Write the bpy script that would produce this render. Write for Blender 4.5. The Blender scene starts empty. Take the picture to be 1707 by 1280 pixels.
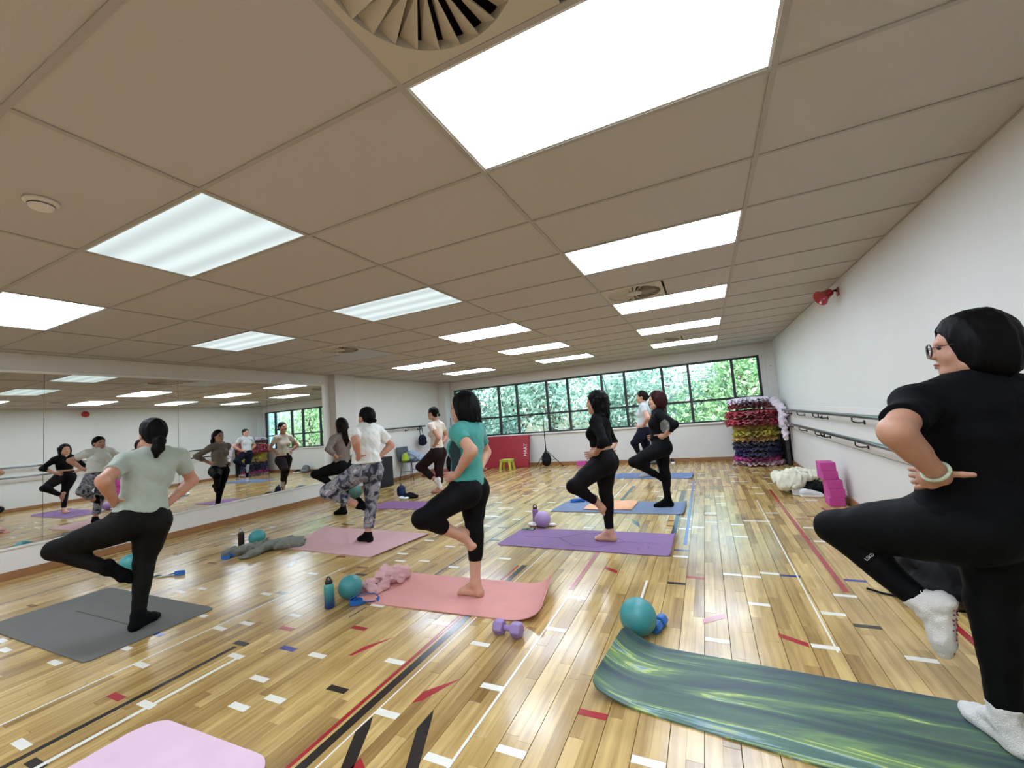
import bpy, bmesh, math, random
import numpy as np
from mathutils import Matrix, Vector

# ------------------------------------------------------------------ camera, sky, sun, exposure
S = bpy.context.scene
COL = S.collection
cam_d = bpy.data.cameras.new('camera')
cam = bpy.data.objects.new('camera', cam_d)
COL.objects.link(cam)
S.camera = cam
YAW, PITCH, ROLL, FPX, CAMH = -0.4291, 0.0813, -0.0793, 692.07, 1.314
cam_d.sensor_width = 36.0
cam_d.lens = FPX / 1707.0 * 36.0
cam_d.clip_start = 0.05
cam_d.clip_end = 300.0
_f = Vector((math.sin(YAW) * math.cos(PITCH), math.cos(YAW) * math.cos(PITCH), math.sin(PITCH)))
_r0 = Vector((math.cos(YAW), -math.sin(YAW), 0))
_u0 = _r0.cross(_f)
_r = _r0 * math.cos(ROLL) + _u0 * math.sin(ROLL)
_u = -_r0 * math.sin(ROLL) + _u0 * math.cos(ROLL)
cam.matrix_world = Matrix(((_r.x, _u.x, -_f.x, 0), (_r.y, _u.y, -_f.y, 0), (_r.z, _u.z, -_f.z, CAMH), (0, 0, 0, 1)))

S.view_settings.view_transform = 'Standard'
S.view_settings.look = 'None'
S.view_settings.gamma = 1.0
S.view_settings.use_curve_mapping = False
S.view_settings.exposure = 0.0
S.cycles.use_denoising = True
S.cycles.max_bounces = 10
S.cycles.diffuse_bounces = 5
S.cycles.glossy_bounces = 5
S.cycles.transparent_max_bounces = 12
S.cycles.sample_clamp_indirect = 6.0

PANEL = 15.8          # radiance of the lit ceiling panels
SKY = 1.05           # strength of the sky
SUN = 7.0            # the sun on the trees outside

w = bpy.data.worlds.new('sky')
S.world = w
w.use_nodes = True
nt = w.node_tree
bg = nt.nodes['Background']
sky = nt.nodes.new('ShaderNodeTexSky')
sky.sky_type = 'NISHITA'
sky.sun_disc = False
sky.sun_elevation = math.radians(48)
sky.sun_rotation = math.radians(200)
sky.air_density = 1.3
sky.dust_density = 2.5
nt.links.new(sky.outputs[0], bg.inputs[0])
bg.inputs[1].default_value = SKY

sun_d = bpy.data.lights.new('sun', 'SUN')
sun = bpy.data.objects.new('sun', sun_d)
COL.objects.link(sun)
sun_d.energy = SUN
sun_d.angle = math.radians(1.5)
sun_d.color = (1.0, 0.96, 0.88)
sun.rotation_euler = Vector((-0.25, 0.45, -1.0)).to_track_quat('-Z', 'Y').to_euler()

# ------------------------------------------------------------------ materials
def lin(c):
    return tuple((x / 12.92 if x <= 0.04045 else ((x + 0.055) / 1.055) ** 2.4) for x in (v / 255.0 for v in c)) + (1.0,)

MATS = {}
def mat(name, rgb, rough=0.6, var=0.06, scale=20.0, bump=0.0, bscale=60.0, metal=0.0, coat=0.0, sheen=0.0, stretch=None, spec=0.5):
    """procedural principled material: base colour with noise variation and optional noise bump"""
    if name in MATS: return MATS[name]
    m = bpy.data.materials.new(name); m.use_nodes = True
    n = m.node_tree.nodes; l = m.node_tree.links
    b = n['Principled BSDF']
    c = lin(rgb)
    tc = n.new('ShaderNodeTexCoord'); src = tc.outputs['Object']
    if stretch:
        mp = n.new('ShaderNodeMapping'); mp.inputs['Scale'].default_value = stretch
        l.new(src, mp.inputs[0]); src = mp.outputs[0]
    nz = n.new('ShaderNodeTexNoise'); nz.inputs['Scale'].default_value = scale; nz.inputs['Detail'].default_value = 4
    l.new(src, nz.inputs['Vector'])
    mx = n.new('ShaderNodeMix'); mx.data_type = 'RGBA'
    mx.inputs[6].default_value = tuple(max(0, x * (1 - var * 2)) for x in c[:3]) + (1,)
    mx.inputs[7].default_value = tuple(min(1, x * (1 + var * 2)) for x in c[:3]) + (1,)
    l.new(nz.outputs['Fac'], mx.inputs[0]); l.new(mx.outputs[2], b.inputs['Base Color'])
    b.inputs['Roughness'].default_value = rough
    b.inputs['Metallic'].default_value = metal
    b.inputs['Specular IOR Level'].default_value = spec
    if coat: b.inputs['Coat Weight'].default_value = coat; b.inputs['Coat Roughness'].default_value = 0.1
    if sheen: b.inputs['Sheen Weight'].default_value = sheen
    if bump:
        nb = n.new('ShaderNodeTexNoise'); nb.inputs['Scale'].default_value = bscale; nb.inputs['Detail'].default_value = 3
        l.new(src, nb.inputs['Vector'])
        bp = n.new('ShaderNodeBump'); bp.inputs['Strength'].default_value = bump; bp.inputs['Distance'].default_value = 0.01
        l.new(nb.outputs['Fac'], bp.inputs['Height']); l.new(bp.outputs[0], b.inputs['Normal'])
    MATS[name] = m
    return m

def emit_mat(name, rgb, strength):
    m = bpy.data.materials.new(name); m.use_nodes = True
    n = m.node_tree.nodes; l = m.node_tree.links
    n.remove(n['Principled BSDF'])
    e = n.new('ShaderNodeEmission'); out = n['Material Output']
    tc = n.new('ShaderNodeTexCoord'); wv = n.new('ShaderNodeTexWave')
    wv.bands_direction = 'Y'; wv.inputs['Scale'].default_value = 1.6; wv.inputs['Distortion'].default_value = 0.0
    l.new(tc.outputs['Object'], wv.inputs['Vector'])
    mr = n.new('ShaderNodeMapRange'); mr.inputs['To Min'].default_value = strength * 0.86; mr.inputs['To Max'].default_value = strength
    l.new(wv.outputs['Fac'], mr.inputs['Value']); l.new(mr.outputs[0], e.inputs['Strength'])
    e.inputs['Color'].default_value = tuple(rgb) + (1,)
    l.new(e.outputs[0], out.inputs['Surface'])
    return m

# ------------------------------------------------------------------ object helpers
def tag(o, label=None, cat=None, group=None, kind=None):
    if label: o['label'] = label
    if cat: o['category'] = cat
    if group: o['group'] = group
    if kind: o['kind'] = kind
    return o
def thing(name, label, cat, loc=(0, 0, 0), rz=0.0, group=None):
    o = bpy.data.objects.new(name, None); COL.objects.link(o)
    o.location = loc; o.rotation_euler = (0, 0, rz); o.empty_display_size = 0.05
    return tag(o, label, cat, group)
def link(name, me, m=None, parent=None, loc=None, rot=None):
    o = bpy.data.objects.new(name, me); COL.objects.link(o)
    if m is not None and len(me.materials) == 0: me.materials.append(m)
    if parent: o.parent = parent
    if loc is not None: o.location = loc
    if rot is not None: o.rotation_euler = rot
    return o
def mesh_from(verts, faces, name='mesh', smooth=False):
    me = bpy.data.meshes.new(name); me.from_pydata([tuple(map(float, v)) for v in verts], [], faces); me.update()
    if smooth: me.polygons.foreach_set('use_smooth', [True] * len(me.polygons))
    return me
def bm_mesh(bm, name='mesh', smooth=False):
    me = bpy.data.meshes.new(name); bmesh.ops.recalc_face_normals(bm, faces=bm.faces); bm.to_mesh(me); bm.free()
    if smooth: me.polygons.foreach_set('use_smooth', [True] * len(me.polygons))
    return me
def add_box(bm, x0, x1, y0, y1, z0, z1):
    vs = [bm.verts.new(p) for p in ((x0, y0, z0), (x1, y0, z0), (x1, y1, z0), (x0, y1, z0), (x0, y0, z1), (x1, y0, z1), (x1, y1, z1), (x0, y1, z1))]
    for f in ((0, 3, 2, 1), (4, 5, 6, 7), (0, 1, 5, 4), (1, 2, 6, 5), (2, 3, 7, 6), (3, 0, 4, 7)): bm.faces.new([vs[i] for i in f])
    return vs
def box_me(x0, x1, y0, y1, z0, z1, bev=0.0, seg=2):
    bm = bmesh.new(); add_box(bm, x0, x1, y0, y1, z0, z1)
    if bev:
        bmesh.ops.bevel(bm, geom=bm.edges[:], offset=bev, segments=seg, affect='EDGES', profile=0.5)
    return bm_mesh(bm, smooth=False)
def add_tube(bm, pts, r, seg=10, cap=True):
    pts = [Vector(p) for p in pts]; rings = []
    rr = r if isinstance(r, (list, tuple)) else [r] * len(pts)
    ref = Vector((0.123, 0.234, 0.965)).normalized(); prev = None
    for i, p in enumerate(pts):
        t = (pts[min(i + 1, len(pts) - 1)] - pts[max(i - 1, 0)]).normalized()
        if prev is None: a = t.cross(ref).normalized()
        else: a = (prev - t * prev.dot(t)).normalized()
        prev = a; b = t.cross(a)
        rings.append([bm.verts.new(p + (a * math.cos(2 * math.pi * k / seg) + b * math.sin(2 * math.pi * k / seg)) * rr[i]) for k in range(seg)])
    for i in range(len(rings) - 1):
        for k in range(seg): bm.faces.new((rings[i][k], rings[i][(k + 1) % seg], rings[i + 1][(k + 1) % seg], rings[i + 1][k]))
    if cap: bm.faces.new(rings[0][::-1]); bm.faces.new(rings[-1])
def tube_me(pts, r, seg=10):
    bm = bmesh.new(); add_tube(bm, pts, r, seg); return bm_mesh(bm, smooth=True)
def lathe_me(prof, seg=24, smooth=True):
    """profile of (r, z) turned about Z"""
    vs, fs = [], []; n = len(prof)
    for k in range(seg):
        a = 2 * math.pi * k / seg
        for r, z in prof: vs.append((r * math.cos(a), r * math.sin(a), z))
    for k in range(seg):
        for i in range(n - 1):
            fs.append((k * n + i, ((k + 1) % seg) * n + i, ((k + 1) % seg) * n + i + 1, k * n + i + 1))
    me = mesh_from(vs, fs); bm = bmesh.new(); bm.from_mesh(me); bmesh.ops.remove_doubles(bm, verts=bm.verts, dist=1e-5)
    bpy.data.meshes.remove(me)
    return bm_mesh(bm, smooth=smooth)
def smooth_angle(o, deg=40):
    me = o.data
    me.polygons.foreach_set('use_smooth', [True] * len(me.polygons))
    bm = bmesh.new(); bm.from_mesh(me)
    for e in bm.edges:
        if len(e.link_faces) == 2 and e.calc_face_angle(0) > math.radians(deg): e.smooth = False
    bm.to_mesh(me); bm.free()
    return o

# ------------------------------------------------------------------ implicit surfaces (organic shapes)
def V3(*a): return np.array(a if len(a) > 1 else a[0], dtype=np.float64)
def nrm(v): v = np.asarray(v, float); return v / (np.linalg.norm(v) + 1e-12)
class Field:
    """signed distance grid built from soft blobs, turned into a mesh by surface nets"""
    def __init__(s, lo, hi, h):
        s.h = h; s.lo = np.asarray(lo, float) - 2 * h
        s.n = np.ceil((np.asarray(hi, float) + 2 * h - s.lo) / h).astype(int) + 1
        s.a = np.full(s.n, 1.0, np.float32)
        s.ax = [np.float32(s.lo[i]) + np.arange(s.n[i], dtype=np.float32) * np.float32(h) for i in range(3)]
    def block(s, lo, hi):
        i0 = np.clip(np.floor((lo - s.lo) / s.h).astype(int), 0, s.n - 1); i1 = np.clip(np.ceil((hi - s.lo) / s.h).astype(int) + 1, 1, s.n)
        if (i1 <= i0).any(): return None, None
        sl = tuple(slice(i0[k], i1[k]) for k in range(3))
        P = (s.ax[0][sl[0]][:, None, None], s.ax[1][sl[1]][None, :, None], s.ax[2][sl[2]][None, None, :])
        return sl, P
    def put(s, sl, d, k, op):
        a = s.a[sl]
        if op == 'sub':
            hh = np.maximum(k - np.abs(a + d), 0) / k if k > 0 else 0
            s.a[sl] = np.maximum(a, -d) + (hh * hh * k / 4 if k > 0 else 0)
        else:
            hh = np.maximum(k - np.abs(a - d), 0) / k if k > 0 else 0
            s.a[sl] = np.minimum(a, d) - (hh * hh * k / 4 if k > 0 else 0)
    def cone(s, a, b, ra, rb, k=0.02, clip=None, op='add', clip0=None):
        a = np.asarray(a, float); b = np.asarray(b, float); r = max(ra, rb); pad = r + k + 2 * s.h
        sl, P = s.block(np.minimum(a, b) - pad, np.maximum(a, b) + pad)
        if sl is None: return
        ab = b - a; L2 = float(ab @ ab) + 1e-12
        q = [P[i] - np.float32(a[i]) for i in range(3)]
        dot = q[0] * np.float32(ab[0]) + q[1] * np.float32(ab[1]) + q[2] * np.float32(ab[2])
        t = np.clip(dot / np.float32(L2), 0, 1)
        d = np.sqrt((q[0] - t * np.float32(ab[0])) ** 2 + (q[1] - t * np.float32(ab[1])) ** 2 + (q[2] - t * np.float32(ab[2])) ** 2) - (np.float32(ra) + np.float32(rb - ra) * t)
        if clip is not None: d = np.maximum(d, dot / np.float32(L2 ** .5) - np.float32(L2 ** .5 * clip))
        if clip0 is not None: d = np.maximum(d, np.float32(L2 ** .5 * clip0) - dot / np.float32(L2 ** .5))
        s.put(sl, d, np.float32(k), op)
    def ell(s, c, M, r, k=0.03, op='add'):
        c = np.asarray(c, float); r = np.asarray(r, float); pad = r.max() + k + 2 * s.h
        sl, P = s.block(c - pad, c + pad)
        if sl is None: return
        q = [P[i] - np.float32(c[i]) for i in range(3)]
        l = [q[0] * np.float32(M[j][0]) + q[1] * np.float32(M[j][1]) + q[2] * np.float32(M[j][2]) for j in range(3)]
        k0 = np.sqrt(sum((l[j] / np.float32(r[j])) ** 2 for j in range(3))); k1 = np.sqrt(sum((l[j] / np.float32(r[j] ** 2)) ** 2 for j in range(3))) + 1e-6
        s.put(sl, k0 * (k0 - 1) / k1, np.float32(k), op)
    def plane(s, p, n):
        """cut away the side the normal points to"""
        n = nrm(n); d = (s.ax[0][:, None, None] * np.float32(n[0]) + s.ax[1][None, :, None] * np.float32(n[1]) + s.ax[2][None, None, :] * np.float32(n[2])) - np.float32(np.dot(p, n))
        s.a = np.maximum(s.a, d)
    def folds(s, amp, freq, seed=0, stretch=(1, 1, 1)):
        m = np.abs(s.a) < max(0.04, amp * 3)
        idx = np.nonzero(m)
        p = np.stack([s.ax[i][idx[i]] for i in range(3)], 1) * np.array(stretch, np.float32) * np.float32(freq)
        rs = np.random.RandomState(seed); f = np.zeros(len(p), np.float32)
        for o in range(4):
            A = rs.normal(size=(3, 3)).astype(np.float32); A /= np.linalg.norm(A, axis=1)[:, None]
            g = np.float32(1.7 ** o)
            f += np.sin(p @ A[0] * g + 1.7 * np.sin(p @ A[1] * g + rs.rand() * 6) + rs.rand() * 6) / np.float32(1.6 ** o)
        s.a[idx] += np.float32(amp * 0.5) * f
    def mesh(s):
        a = s.a; h = s.h; sg = a < 0
        nx, ny, nz = a.shape
        c = np.zeros((nx - 1, ny - 1, nz - 1), np.int8)
        for dx in (0, 1):
            for dy in (0, 1):
                for dz in (0, 1): c += sg[dx:nx - 1 + dx, dy:ny - 1 + dy, dz:nz - 1 + dz]
        act = np.argwhere((c > 0) & (c < 8))
        if len(act) == 0: return np.zeros((0, 3)), np.zeros((0, 4), int)
        idm = np.full(c.shape, -1, np.int32); idm[tuple(act.T)] = np.arange(len(act))
        cor = np.array([(i, j, k) for i in (0, 1) for j in (0, 1) for k in (0, 1)])
        val = np.stack([a[tuple((act + o).T)] for o in cor], 1)
        ed = [(i, j) for i in range(8) for j in range(i + 1, 8) if np.abs(cor[i] - cor[j]).sum() == 1]
        acc = np.zeros((len(act), 3)); cnt = np.zeros(len(act))
        for i, j in ed:
            vi, vj = val[:, i], val[:, j]; x = (vi < 0) != (vj < 0)
            t = np.where(x, vi / np.where(x, vi - vj, 1), 0)
            acc += np.where(x[:, None], cor[i] + (cor[j] - cor[i]) * t[:, None], 0); cnt += x
        v = s.lo + (act + acc / cnt[:, None]) * h
        quads = []
        for ax in range(3):
            o1, o2 = [(1, 2), (2, 0), (0, 1)][ax]
            lo = [slice(None)] * 3; hi = [slice(None)] * 3; lo[ax] = slice(0, -1); hi[ax] = slice(1, None)
            e = np.argwhere(sg[tuple(lo)] != sg[tuple(hi)])
            e = e[(e[:, o1] > 0) & (e[:, o2] > 0) & (e[:, o1] < a.shape[o1] - 1) & (e[:, o2] < a.shape[o2] - 1)]
            if len(e) == 0: continue
            u1 = np.zeros(3, int); u1[o1] = 1; u2 = np.zeros(3, int); u2[o2] = 1
            q = np.stack([idm[tuple((e - u1 - u2).T)], idm[tuple((e - u2).T)], idm[tuple(e.T)], idm[tuple((e - u1).T)]], 1)
            fl = ~sg[tuple(e.T)]
            q[fl] = q[fl][:, ::-1]
            quads.append(q)
        q = np.concatenate(quads); q = q[(q >= 0).all(1)]
        return v, q
def np_mesh(parts, name='mesh'):
    """one mesh out of (verts, quads) pieces"""
    vs, qs, off = [], [], 0
    for v, q in parts:
        vs.append(v); qs.append(q + off); off += len(v)
    v = np.concatenate(vs); q = np.concatenate(qs)
    me = bpy.data.meshes.new(name)
    me.vertices.add(len(v)); me.vertices.foreach_set('co', v.astype(np.float32).ravel())
    me.loops.add(len(q) * 4); me.loops.foreach_set('vertex_index', q.astype(np.int32).ravel())
    me.polygons.add(len(q)); me.polygons.foreach_set('loop_start', np.arange(0, len(q) * 4, 4, dtype=np.int32)); me.polygons.foreach_set('loop_total', np.full(len(q), 4, np.int32))
    me.polygons.foreach_set('use_smooth', np.ones(len(q), bool)); me.update(calc_edges=True); me.validate()
    return me
EYE = np.eye(3)
def blob_me(prims, h, fold=0.0, freq=30.0, seed=0, floor=None, stretch=(1, 1, 1)):
    """prims: ('c', a, b, ra, rb[, k]) tapered capsules, ('e', centre, radii[, k, rotz]) ellipsoids"""
    lo = np.full(3, 1e9); hi = np.full(3, -1e9)
    for p in prims:
        pts = [np.array(p[1], float), np.array(p[2], float)] if p[0] == 'c' else [np.array(p[1], float)]
        r = max(p[3], p[4]) if p[0] == 'c' else max(p[2])
        for q in pts: lo = np.minimum(lo, q - r - .03); hi = np.maximum(hi, q + r + .03)
    F = Field(lo, hi, h)
    for p in prims:
        if p[0] == 'c': F.cone(p[1], p[2], p[3], p[4], p[5] if len(p) > 5 else 0.02)
        else:
            rz = p[4] if len(p) > 4 else 0.0; M = np.array([[math.cos(rz), math.sin(rz), 0], [-math.sin(rz), math.cos(rz), 0], [0, 0, 1]])
            F.ell(p[1], M, p[2], p[3] if len(p) > 3 else 0.03)
    if fold: F.folds(fold, freq, seed, stretch)
    if floor is not None: F.plane((0, 0, floor), (0, 0, -1))
    return np_mesh([F.mesh()])

# ------------------------------------------------------------------ the room
XL, XR, YF, YB, ZC = -7.05, 1.416, 10.41, -3.7, 2.50
wall_m = mat('wall_paint', (214, 212, 205), 0.55, 0.015, 3.0, bump=0.03, bscale=180)
wall_dark_m = mat('pillar_paint', (206, 203, 195), 0.55, 0.015, 3.0)
trim_m = mat('white_trim', (225, 222, 214), 0.4, 0.02, 6.0)
skirt_m = mat('timber_skirting', (150, 106, 66), 0.4, 0.14, 5.0, stretch=(6, 1, 12))
tile_m = mat('ceiling_tile', (186, 181, 176), 0.9, 0.03, 140.0, bump=0.25, bscale=420)
grid_m = mat('ceiling_grid', (166, 160, 153), 0.55, 0.02, 10.0)
slab_m = mat('slab', (120, 115, 110), 0.9)
dark_m = mat('dark_gap', (24, 22, 20), 0.8)

def struct(name, me, m, parent=None):
    o = link(name, me, m, parent)
    if parent is None: o['kind'] = 'structure'
    return o
def multi_box(name, boxes, m, parent=None):
    bm = bmesh.new()
    for b in boxes: add_box(bm, *b)
    return struct(name, bm_mesh(bm), m, parent)

# --- floor: recycled strip boards, each board a piece
def wood_material():
    m = bpy.data.materials.new('strip_floor'); m.use_nodes = True
    n = m.node_tree.nodes; l = m.node_tree.links; b = n['Principled BSDF']
    geo = n.new('ShaderNodeNewGeometry'); oi = n.new('ShaderNodeObjectInfo'); at = n.new('ShaderNodeAttribute'); at.attribute_name = 'tint'
    ad = n.new('ShaderNodeMath'); ad.operation = 'ADD'; l.new(oi.outputs['Random'], ad.inputs[0]); l.new(at.outputs['Fac'], ad.inputs[1])
    fr = n.new('ShaderNodeMath'); fr.operation = 'FRACT'; l.new(ad.outputs[0], fr.inputs[0])
    mp = n.new('ShaderNodeMapping'); mp.inputs['Scale'].default_value = (34, 1.8, 1)
    l.new(geo.outputs['Position'], mp.inputs['Vector'])
    cmb = n.new('ShaderNodeCombineXYZ'); mul = n.new('ShaderNodeMath'); mul.operation = 'MULTIPLY'; mul.inputs[1].default_value = 17.0
    l.new(fr.outputs[0], mul.inputs[0]); l.new(mul.outputs[0], cmb.inputs[1]); l.new(cmb.outputs[0], mp.inputs['Location'])
    nz = n.new('ShaderNodeTexNoise'); nz.inputs['Scale'].default_value = 1.0; nz.inputs['Detail'].default_value = 3; nz.inputs['Roughness'].default_value = 0.55; nz.inputs['Distortion'].default_value = 0.15
    l.new(mp.outputs[0], nz.inputs['Vector'])
    r1 = n.new('ShaderNodeValToRGB'); r1.color_ramp.elements[0].position = 0.0; r1.color_ramp.elements[1].position = 1.0
    r1.color_ramp.elements[0].color = lin((156, 124, 74)); r1.color_ramp.elements[1].color = lin((214, 184, 124))
    e = r1.color_ramp.elements.new(0.35); e.color = lin((188, 157, 98)); e = r1.color_ramp.elements.new(0.7); e.color = lin((200, 169, 108))
    l.new(fr.outputs[0], r1.inputs[0])
    gr = n.new('ShaderNodeValToRGB'); gr.color_ramp.elements[0].position = 0.32; gr.color_ramp.elements[0].color = (0.70, 0.65, 0.58, 1); gr.color_ramp.elements[1].position = 0.62; gr.color_ramp.elements[1].color = (1.04, 1.03, 1.0, 1)
    l.new(nz.outputs['Fac'], gr.inputs[0])
    mx = n.new('ShaderNodeMix'); mx.data_type = 'RGBA'; mx.blend_type = 'MULTIPLY'; mx.inputs[0].default_value = 1.0
    l.new(r1.outputs[0], mx.inputs[6]); l.new(gr.outputs[0], mx.inputs[7])
    # scuffs and dirt
    n2 = n.new('ShaderNodeTexNoise'); n2.inputs['Scale'].default_value = 2.3; n2.inputs['Detail'].default_value = 4
    l.new(geo.outputs['Position'], n2.inputs['Vector'])
    r2 = n.new('ShaderNodeValToRGB'); r2.color_ramp.elements[0].position = 0.33; r2.color_ramp.elements[0].color = (0.72, 0.68, 0.62, 1); r2.color_ramp.elements[1].position = 0.55; r2.color_ramp.elements[1].color = (1, 1, 1, 1)
    l.new(n2.outputs['Fac'], r2.inputs[0])
    m2 = n.new('ShaderNodeMix'); m2.data_type = 'RGBA'; m2.blend_type = 'MULTIPLY'; m2.inputs[0].default_value = 0.8
    l.new(mx.outputs[2], m2.inputs[6]); l.new(r2.outputs[0], m2.inputs[7]); l.new(m2.outputs[2], b.inputs['Base Color'])
    rr = n.new('ShaderNodeMapRange'); rr.inputs['To Min'].default_value = 0.13; rr.inputs['To Max'].default_value = 0.30
    n3 = n.new('ShaderNodeTexNoise'); n3.inputs['Scale'].default_value = 9.0; n3.inputs['Detail'].default_value = 6; l.new(geo.outputs['Position'], n3.inputs['Vector'])
    l.new(n3.outputs['Fac'], rr.inputs['Value']); l.new(rr.outputs[0], b.inputs['Roughness'])
    b.inputs['Specular IOR Level'].default_value = 0.5
    b.inputs['Coat Weight'].default_value = 0.18; b.inputs['Coat Roughness'].default_value = 0.12
    n4 = n.new('ShaderNodeTexNoise'); n4.inputs['Scale'].default_value = 24.0; n4.inputs['Detail'].default_value = 3; l.new(geo.outputs['Position'], n4.inputs['Vector'])
    bp = n.new('ShaderNodeBump'); bp.inputs['Strength'].default_value = 0.10; bp.inputs['Distance'].default_value = 0.004
    l.new(n4.outputs['Fac'], bp.inputs['Height']); l.new(bp.outputs[0], b.inputs['Normal']); l.new(bp.outputs[0], b.inputs['Coat Normal'])
    return m
wood_m = wood_material()
floor = struct('floor', box_me(XL, XR, YB, YF, -0.20, -0.018), dark_m)
rng = random.Random(11)
PW = 0.06375
LENS = [0.42, 0.56, 0.72, 0.90, 1.15]
plank_me = {}
for Ln in LENS:
    bm = bmesh.new(); g = 0.0006; w2 = PW / 2 - g; l2 = Ln / 2 - g; c = 0.0007
    lo = [bm.verts.new(p) for p in ((-w2, -l2, -0.017), (w2, -l2, -0.017), (w2, l2, -0.017), (-w2, l2, -0.017))]
    md = [bm.verts.new((v.co.x, v.co.y, -c)) for v in lo]
    tp = [bm.verts.new((v.co.x - math.copysign(c, v.co.x), v.co.y - math.copysign(c, v.co.y), 0)) for v in lo]
    for a, b_ in ((lo, md), (md, tp)):
        for k in range(4): bm.faces.new((a[k], a[(k + 1) % 4], b_[(k + 1) % 4], b_[k]))
    bm.faces.new(tp); bm.faces.new(lo[::-1])
    plank_me[Ln] = bm_mesh(bm); plank_me[Ln].materials.append(wood_m)
def cam_px(p):
    d = Vector(p) - Vector((0, 0, CAMH)); z = d.dot(_f)
    if z < 0.2: return None
    return 853.5 + FPX * d.dot(_r) / z, 640 - FPX * d.dot(_u) / z, z
planks = []
ncol0 = int(math.ceil((XL + 0.65) / PW)); ncol1 = int(math.floor((XR + 0.65) / PW))
for c_ in range(ncol0, ncol1):
    x = -0.65 + PW * (c_ + 0.5) + (0.0007 if c_ % 2 == 0 else -0.0007); y = YB + rng.uniform(-0.0, 0.0)
    first = True
    while y < YF - 0.05:
        Ln = rng.choice(LENS)
        if y + Ln > YF: Ln = max([q for q in LENS if y + q <= YF + 0.15] or [LENS[0]])
        planks.append((x, y + Ln / 2, Ln)); y += Ln
vis = []
for i, (x, y, Ln) in enumerate(planks):
    q = cam_px((x, y, 0))
    if q and -20 < q[0] < 1727 and -20 < q[1] < 1300: vis.append((Ln / q[2] ** 2, i))
top = set(i for _, i in sorted(vis, reverse=True)[:300])
rv, rf, rt = [], [], []
for i, (x, y, Ln) in enumerate(planks):
    if i in top:
        o = link('plank', plank_me[Ln], None, floor); o.location = (x, y, rng.uniform(-0.0003, 0.0))
    else:
        me = plank_me[Ln]; o0 = len(rv); dz = rng.uniform(-0.0003, 0.0); t = rng.random()
        for v in me.vertices: rv.append((v.co.x + x, v.co.y + y, v.co.z + dz))
        for p in me.polygons: rf.append([k + o0 for k in p.vertices]); rt.append(t)
me = mesh_from(rv, rf, 'far_planks'); at = me.attributes.new('tint', 'FLOAT', 'FACE'); at.data.foreach_set('value', rt)
o = link('planks', me, wood_m, floor); o['kind'] = 'stuff'

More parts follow.
